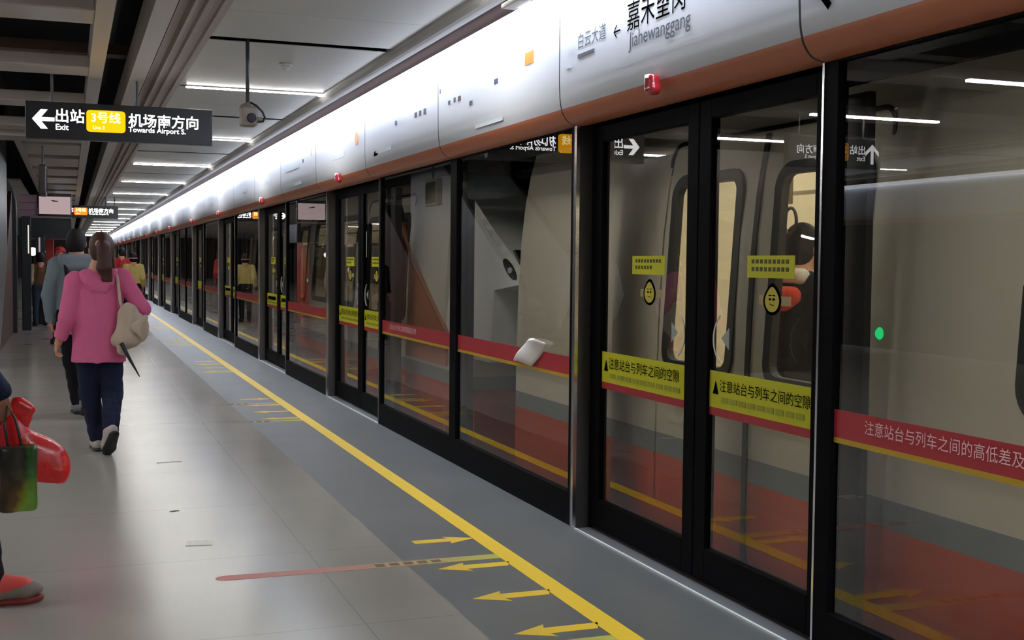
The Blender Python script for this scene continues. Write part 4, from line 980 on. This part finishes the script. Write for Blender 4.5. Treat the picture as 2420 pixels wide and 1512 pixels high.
s = SDF((.0, -.35, .65), (.45, .0, 1.1), .006); s.cone((.245, -.225, .93), (.31, -.215, 1.0), .03, .022, .03, flat=((0, 1, 0), .5)).cone((.245, -.225, .93), (.28, -.225, .875), .03, .016, .03, flat=((0, 1, 0), .5))
link('bag_flap', s.mesh('bag_flap', M_beigef), bag)
s = SDF((.0, -.35, .6), (.3, .0, .95), .006); s.cone((.13, -.17, .86), (.145, -.18, .76), .032, .024, .02, flat=((0, 1, 0), .5)).cone((.145, -.18, .76), (.165, -.18, .735), .024, .012, .02)
link('bag_tassel', s.mesh('bag_tassel', M_beigef), bag)
thing('folded_umbrella', MB().tube([(.345, 8.86, .82), (.385, 8.87, .735), (.47, 8.90, .575)], [.016, .013, .004], 8), mat('umbrella cloth', '23232c', .6), 'thin dark folded umbrella slanting down behind the beige bag', 'umbrella')

# ---- man in grey hood beside her
J = scaled(1.0, head=(.0, .03, 1.555), knL=(-.06, .12, .5), anL=(.0, .16, .09), toL=(-.01, .31, .035), knR=(.09, -.06, .5), anR=(.06, -.22, .16), toR=(.06, -.09, .05), elL=(-.235, -.02, 1.09), wrL=(-.215, .08, .86), yaw=-.15)
M_greyh = fabric('slate grey fleece', '7d8790'); M_dark = fabric('dark trousers', '13131a')
man, hd = person('person in grey hooded jacket and dark trousers just ahead of the person in pink', (.065, 11.35, 0), 0, J, .008, M_greyh, M_dark, mat('grey shoe', '77787a', .6), MATS['black sole'], M_hair, {}, dict(hem=.74, sleeve=.068, grow=.03, cuff=.0), topname='hooded_jacket')
s = SDF((-.3, -.3, 1.2), (.3, .25, 1.55), .008); s.cone((-.10, -.05, 1.40), (.10, -.05, 1.40), .06, .06, .05).cone((-.06, -.09, 1.33), (.06, -.09, 1.33), .04, .04, .06); link('hood', s.mesh('hood', M_greyh), hd)
s = SDF((-.3, -.4, .85), (.3, .0, 1.35), .008); s.box((.03, -.19, 1.12), (.13, .06, .17), .05); bp = empty('backpack', (.065, 11.35, 0), 'dark backpack on the person in grey hooded jacket', 'backpack')
link('pack_body', s.mesh('pack_body', fabric('black nylon', '131318', .7)), bp); part('strap', MB().tube([(-.08, -.16, 1.26), (-.10, -.07, 1.40), (-.11, .03, 1.42)], .018, 8), MATS['black nylon'], bp, smooth=True, local=True)

# ---- partly seen person at the left edge, carrying two bags
J = scaled(1.02, elR=(.215, .07, 1.12), wrR=(.185, .235, .885), fdR=(0, .22, -1), curlR=1.0, palmR=(-.9, -.4, 0), hipR=(.09, 0, .9), knR=(.10, .14, .5), anR=(.09, .185, .085), toR=(.09, .32, .032), knL=(-.09, -.1, .5), anL=(-.09, -.32, .15), toL=(-.09, -.19, .05), elL=(-.22, -.1, 1.1), wrL=(-.22, -.02, .87))
lp, _ = person('person in navy jacket and black trousers cut off by the left edge, carrying bags', (-.50, 5.33, 0), -math.pi/2, J, .007, fabric('navy jacket cloth', '141a2c'), fabric('black trousers cloth', '0f0f11'), mat('grey mesh shoe', '8d837c', .7, bump=.2, bscale=200), mat('dark red sole', '7c2420', .6), M_hair, {}, dict(hem=.80, sleeve=.062, cuff=-.035), dict(ank=.06, lift=.0, thigh=.092), collar=mat('red shoe collar', 'e8524a', .5), shoeh=.005, skin=mat('tan skin', '9a6a52', .5, bump=.02, bscale=80))
def wbag(name, label, cat, base): return empty(name, base, label, cat)
B = wbag('plastic_bag', 'red plastic carrier bag hanging from the hand at the left edge', 'bag', (0, 0, 0)); B.location = (-.13, 5.17, .48); o_ = Vector(B.location)
s = SDF((-.36, 4.98, .44), (.08, 5.36, .92), .005); fy = ((0, 1, 0), .6)
s.cone((-.22, 5.16, .74), (-.13, 5.17, .60), .045, .085, .06, flat=fy).cone((-.13, 5.17, .60), (-.09, 5.17, .575), .085, .085, .05, flat=fy).cone((-.22, 5.17, .70), (-.19, 5.17, .58), .05, .09, .05, flat=fy)
s.box((-.10, 5.17, .535), (.088, .05, .035), .03, .05); s.clip((0, 0, .502), (-.08, 0, -1)); s.wrinkle(.005, 22, 4)
me = s.mesh('bag_body', mat('red glossy plastic', 'e3272b', .25, coat=.3, bump=.35, bscale=18)); me.transform(Matrix.Translation(-o_)); link('bag_body', me, B)
s = SDF((-.32, 5.0, .70), (-.05, 5.36, .92), .005); s.cone((-.215, 5.16, .77), (-.195, 5.16, .825), .022, .03, .02, flat=fy).cone((-.195, 5.16, .825), (-.165, 5.16, .805), .032, .028, .02, flat=fy).cone((-.165, 5.16, .805), (-.17, 5.16, .755), .028, .026, .02, flat=fy).wrinkle(.004, 25, 6)
me = s.mesh('bag_handle', MATS['red glossy plastic']); me.transform(Matrix.Translation(-o_)); link('bag_handle', me, B)
m = mat('printed carrier film', '2c3a1c', .35); nt = m.node_tree; p_ = nt.nodes['Principled BSDF']; L_ = nt.links.new
def nd(t, **k):
    n = nt.nodes.new(t)
    for a_, v_ in k.items(): setattr(n, a_, v_)
    return n
g_ = nd('ShaderNodeTexCoord'); n_ = nd('ShaderNodeTexNoise'); n_.inputs['Scale'].default_value = 12; L_(g_.outputs['Object'], n_.inputs['Vector'])
ad = nd('ShaderNodeMix', data_type='RGBA', blend_type='LINEAR_LIGHT'); ad.inputs[0].default_value = .07; L_(g_.outputs['Object'], ad.inputs[6]); L_(n_.outputs['Color'], ad.inputs[7])
sx_ = nd('ShaderNodeSeparateXYZ'); L_(ad.outputs[2], sx_.inputs[0])
def ramp(src, lo, hi, cols):
    mr = nd('ShaderNodeMapRange'); mr.inputs[1].default_value = lo; mr.inputs[2].default_value = hi; L_(src, mr.inputs[0])
    r = nd('ShaderNodeValToRGB'); L_(mr.outputs[0], r.inputs[0]); E = r.color_ramp.elements
    E[0].position, E[0].color = cols[0][0], lin(cols[0][1]); E[1].position, E[1].color = cols[-1][0], lin(cols[-1][1])
    for ps, c in cols[1:-1]: e = E.new(ps); e.color = lin(c)
    return r.outputs[0]
low = ramp(sx_.outputs['X'], -.075, .07, [(0, '2a2012'), (.35, '5a3f1c'), (.52, '8a8a1c'), (.7, '7fa83a'), (1, '5c8a2c')])
top = ramp(sx_.outputs['X'], -.075, .07, [(0, '15130f'), (.5, '2a2418'), (.7, '17190f'), (.85, '2f5a24'), (1, '24401c')])
f_ = ramp(sx_.outputs['Z'], .06, .17, [(0, '000000'), (1, 'ffffff')])
mx_ = nd('ShaderNodeMix', data_type='RGBA'); L_(f_, mx_.inputs[0]); L_(low, mx_.inputs[6]); L_(top, mx_.inputs[7]); L_(mx_.outputs[2], p_.inputs['Base Color'])
B = wbag('shopping_bag', 'green and brown printed shopping bag in front of the red plastic bag', 'bag', (0, 0, 0)); B.location = (-.19, 5.06, .41); o_ = Vector(B.location)
s = SDF((-.34, 4.96, .38), (-.08, 5.16, .72), .005); s.box((-.195, 5.065, .545), (.07, .032, .13), .015); s.wrinkle(.003, 18, 8); me = s.mesh('bag_body', m); me.transform(Matrix.Translation(-o_)); link('bag_body', me, B)
part('handle', MB().tube([(-.23, 5.065, .67), (-.245, 5.09, .76), (-.235, 5.12, .83), (-.205, 5.10, .78), (-.18, 5.065, .67)], .006, 6), mat('dark bag handle', '23281a', .5), B, smooth=True)

# ---- people further along the platform
FAR = .014
J = scaled(.90, nod=.3); M_jeans = fabric('blue jeans', '2a3140')
bm, _ = person('person in brown vest with pale sleeves and dark jeans, standing by the left wall', (-.56, 26.6, 0), .2, J, FAR, [fabric('brown cloth', '5b4028'), fabric('pale sleeve cloth', 'b3a28e')], M_jeans, M_blackm, MATS['black sole'], M_hair, {}, dict(hem=.80, sleeve=.066), topcol=lambda c: (np.abs(c[:, 0]) > .135))
J = scaled(.91)
yp, _ = person('person in pale yellow top walking away beside the screen doors', (1.33, 27.5, 0), 0, J, FAR, fabric('pale yellow cloth', 'cbb56c'), M_dark, M_blackm, MATS['black sole'], M_hair, {}, dict(hem=.76, sleeve=.07, grow=.03))
part('hair_band', MB().tube([(.086*math.cos(t*.52), J['head'][1]-.02+.1*math.sin(t*.52), J['head'][2]+.0) for t in range(12)], .012, 6, close=True), mat('pink band', 'd48a94', .6), yp, local=True)
J = scaled(1.0)
person('person in red jacket, just left of the person in pale yellow', (1.27, 32, 0), 0, J, FAR, fabric('red cloth', 'a32a30'), M_dark, M_blackm, MATS['black sole'], M_hair, {}, dict(hem=.78, sleeve=.07, grow=.035))
J = scaled(.94)
rc, _ = person('person in dark coat and red cap, half hidden behind the person in grey hood', (-.13, 21, 0), math.pi-.3, J, FAR, fabric('dark coat cloth', '1a1d28'), M_dark, M_blackm, MATS['black sole'], M_hair, {}, dict(hem=.72, sleeve=.07))
s = SDF((-.2, -.2, 1.35), (.2, .3, 1.65), .012); H_ = V3(J['head']); s.ell(H_+V3((0, -.01, .05)), (.092, .105, .085), .01, cap=(H_+V3((0, 0, .035)), (0, 0, -1))).cone(H_+V3((0, .08, .05)), H_+V3((0, .16, .04)), .05, .04, .02, flat=((0, 0, 1), .25)); link('cap', s.mesh('cap', MATS['red cloth']), rc)

# ---- passenger inside the train
J = scaled(.965, yaw=0, nod=.1)
ps, jk = person('person with dark hair and black jacket standing inside the train behind the door window', (3.62, 5.36, 0), -1.35, J, .01, fabric('black jacket cloth', '16161b'), M_dark, M_blackm, MATS['black sole'], M_hair, dict(length=.02), dict(hem=.72, sleeve=.075, grow=.045))
s = SDF((-.25, -.3, 1.2), (.25, .25, 1.5), .008); N_ = V3(J['neck']); s.cone(N_+V3((-.07, -.05, -.01)), N_+V3((.07, -.05, -.01)), .045, .045, .04); link('collar', s.mesh('collar', fabric('white fleece', 'cfc8c0')), jk)
s = SDF((-.3, -.4, .95), (.3, .1, 1.4), .008); s.cone((-.10, -.14, 1.26), (.08, -.14, 1.26), .05, .05, .03).cone((-.05, -.16, 1.22), (.05, -.16, 1.22), .04, .04, .03); link('hood', s.mesh('hood', fabric('red orange cloth', 'c0402c')), jk)
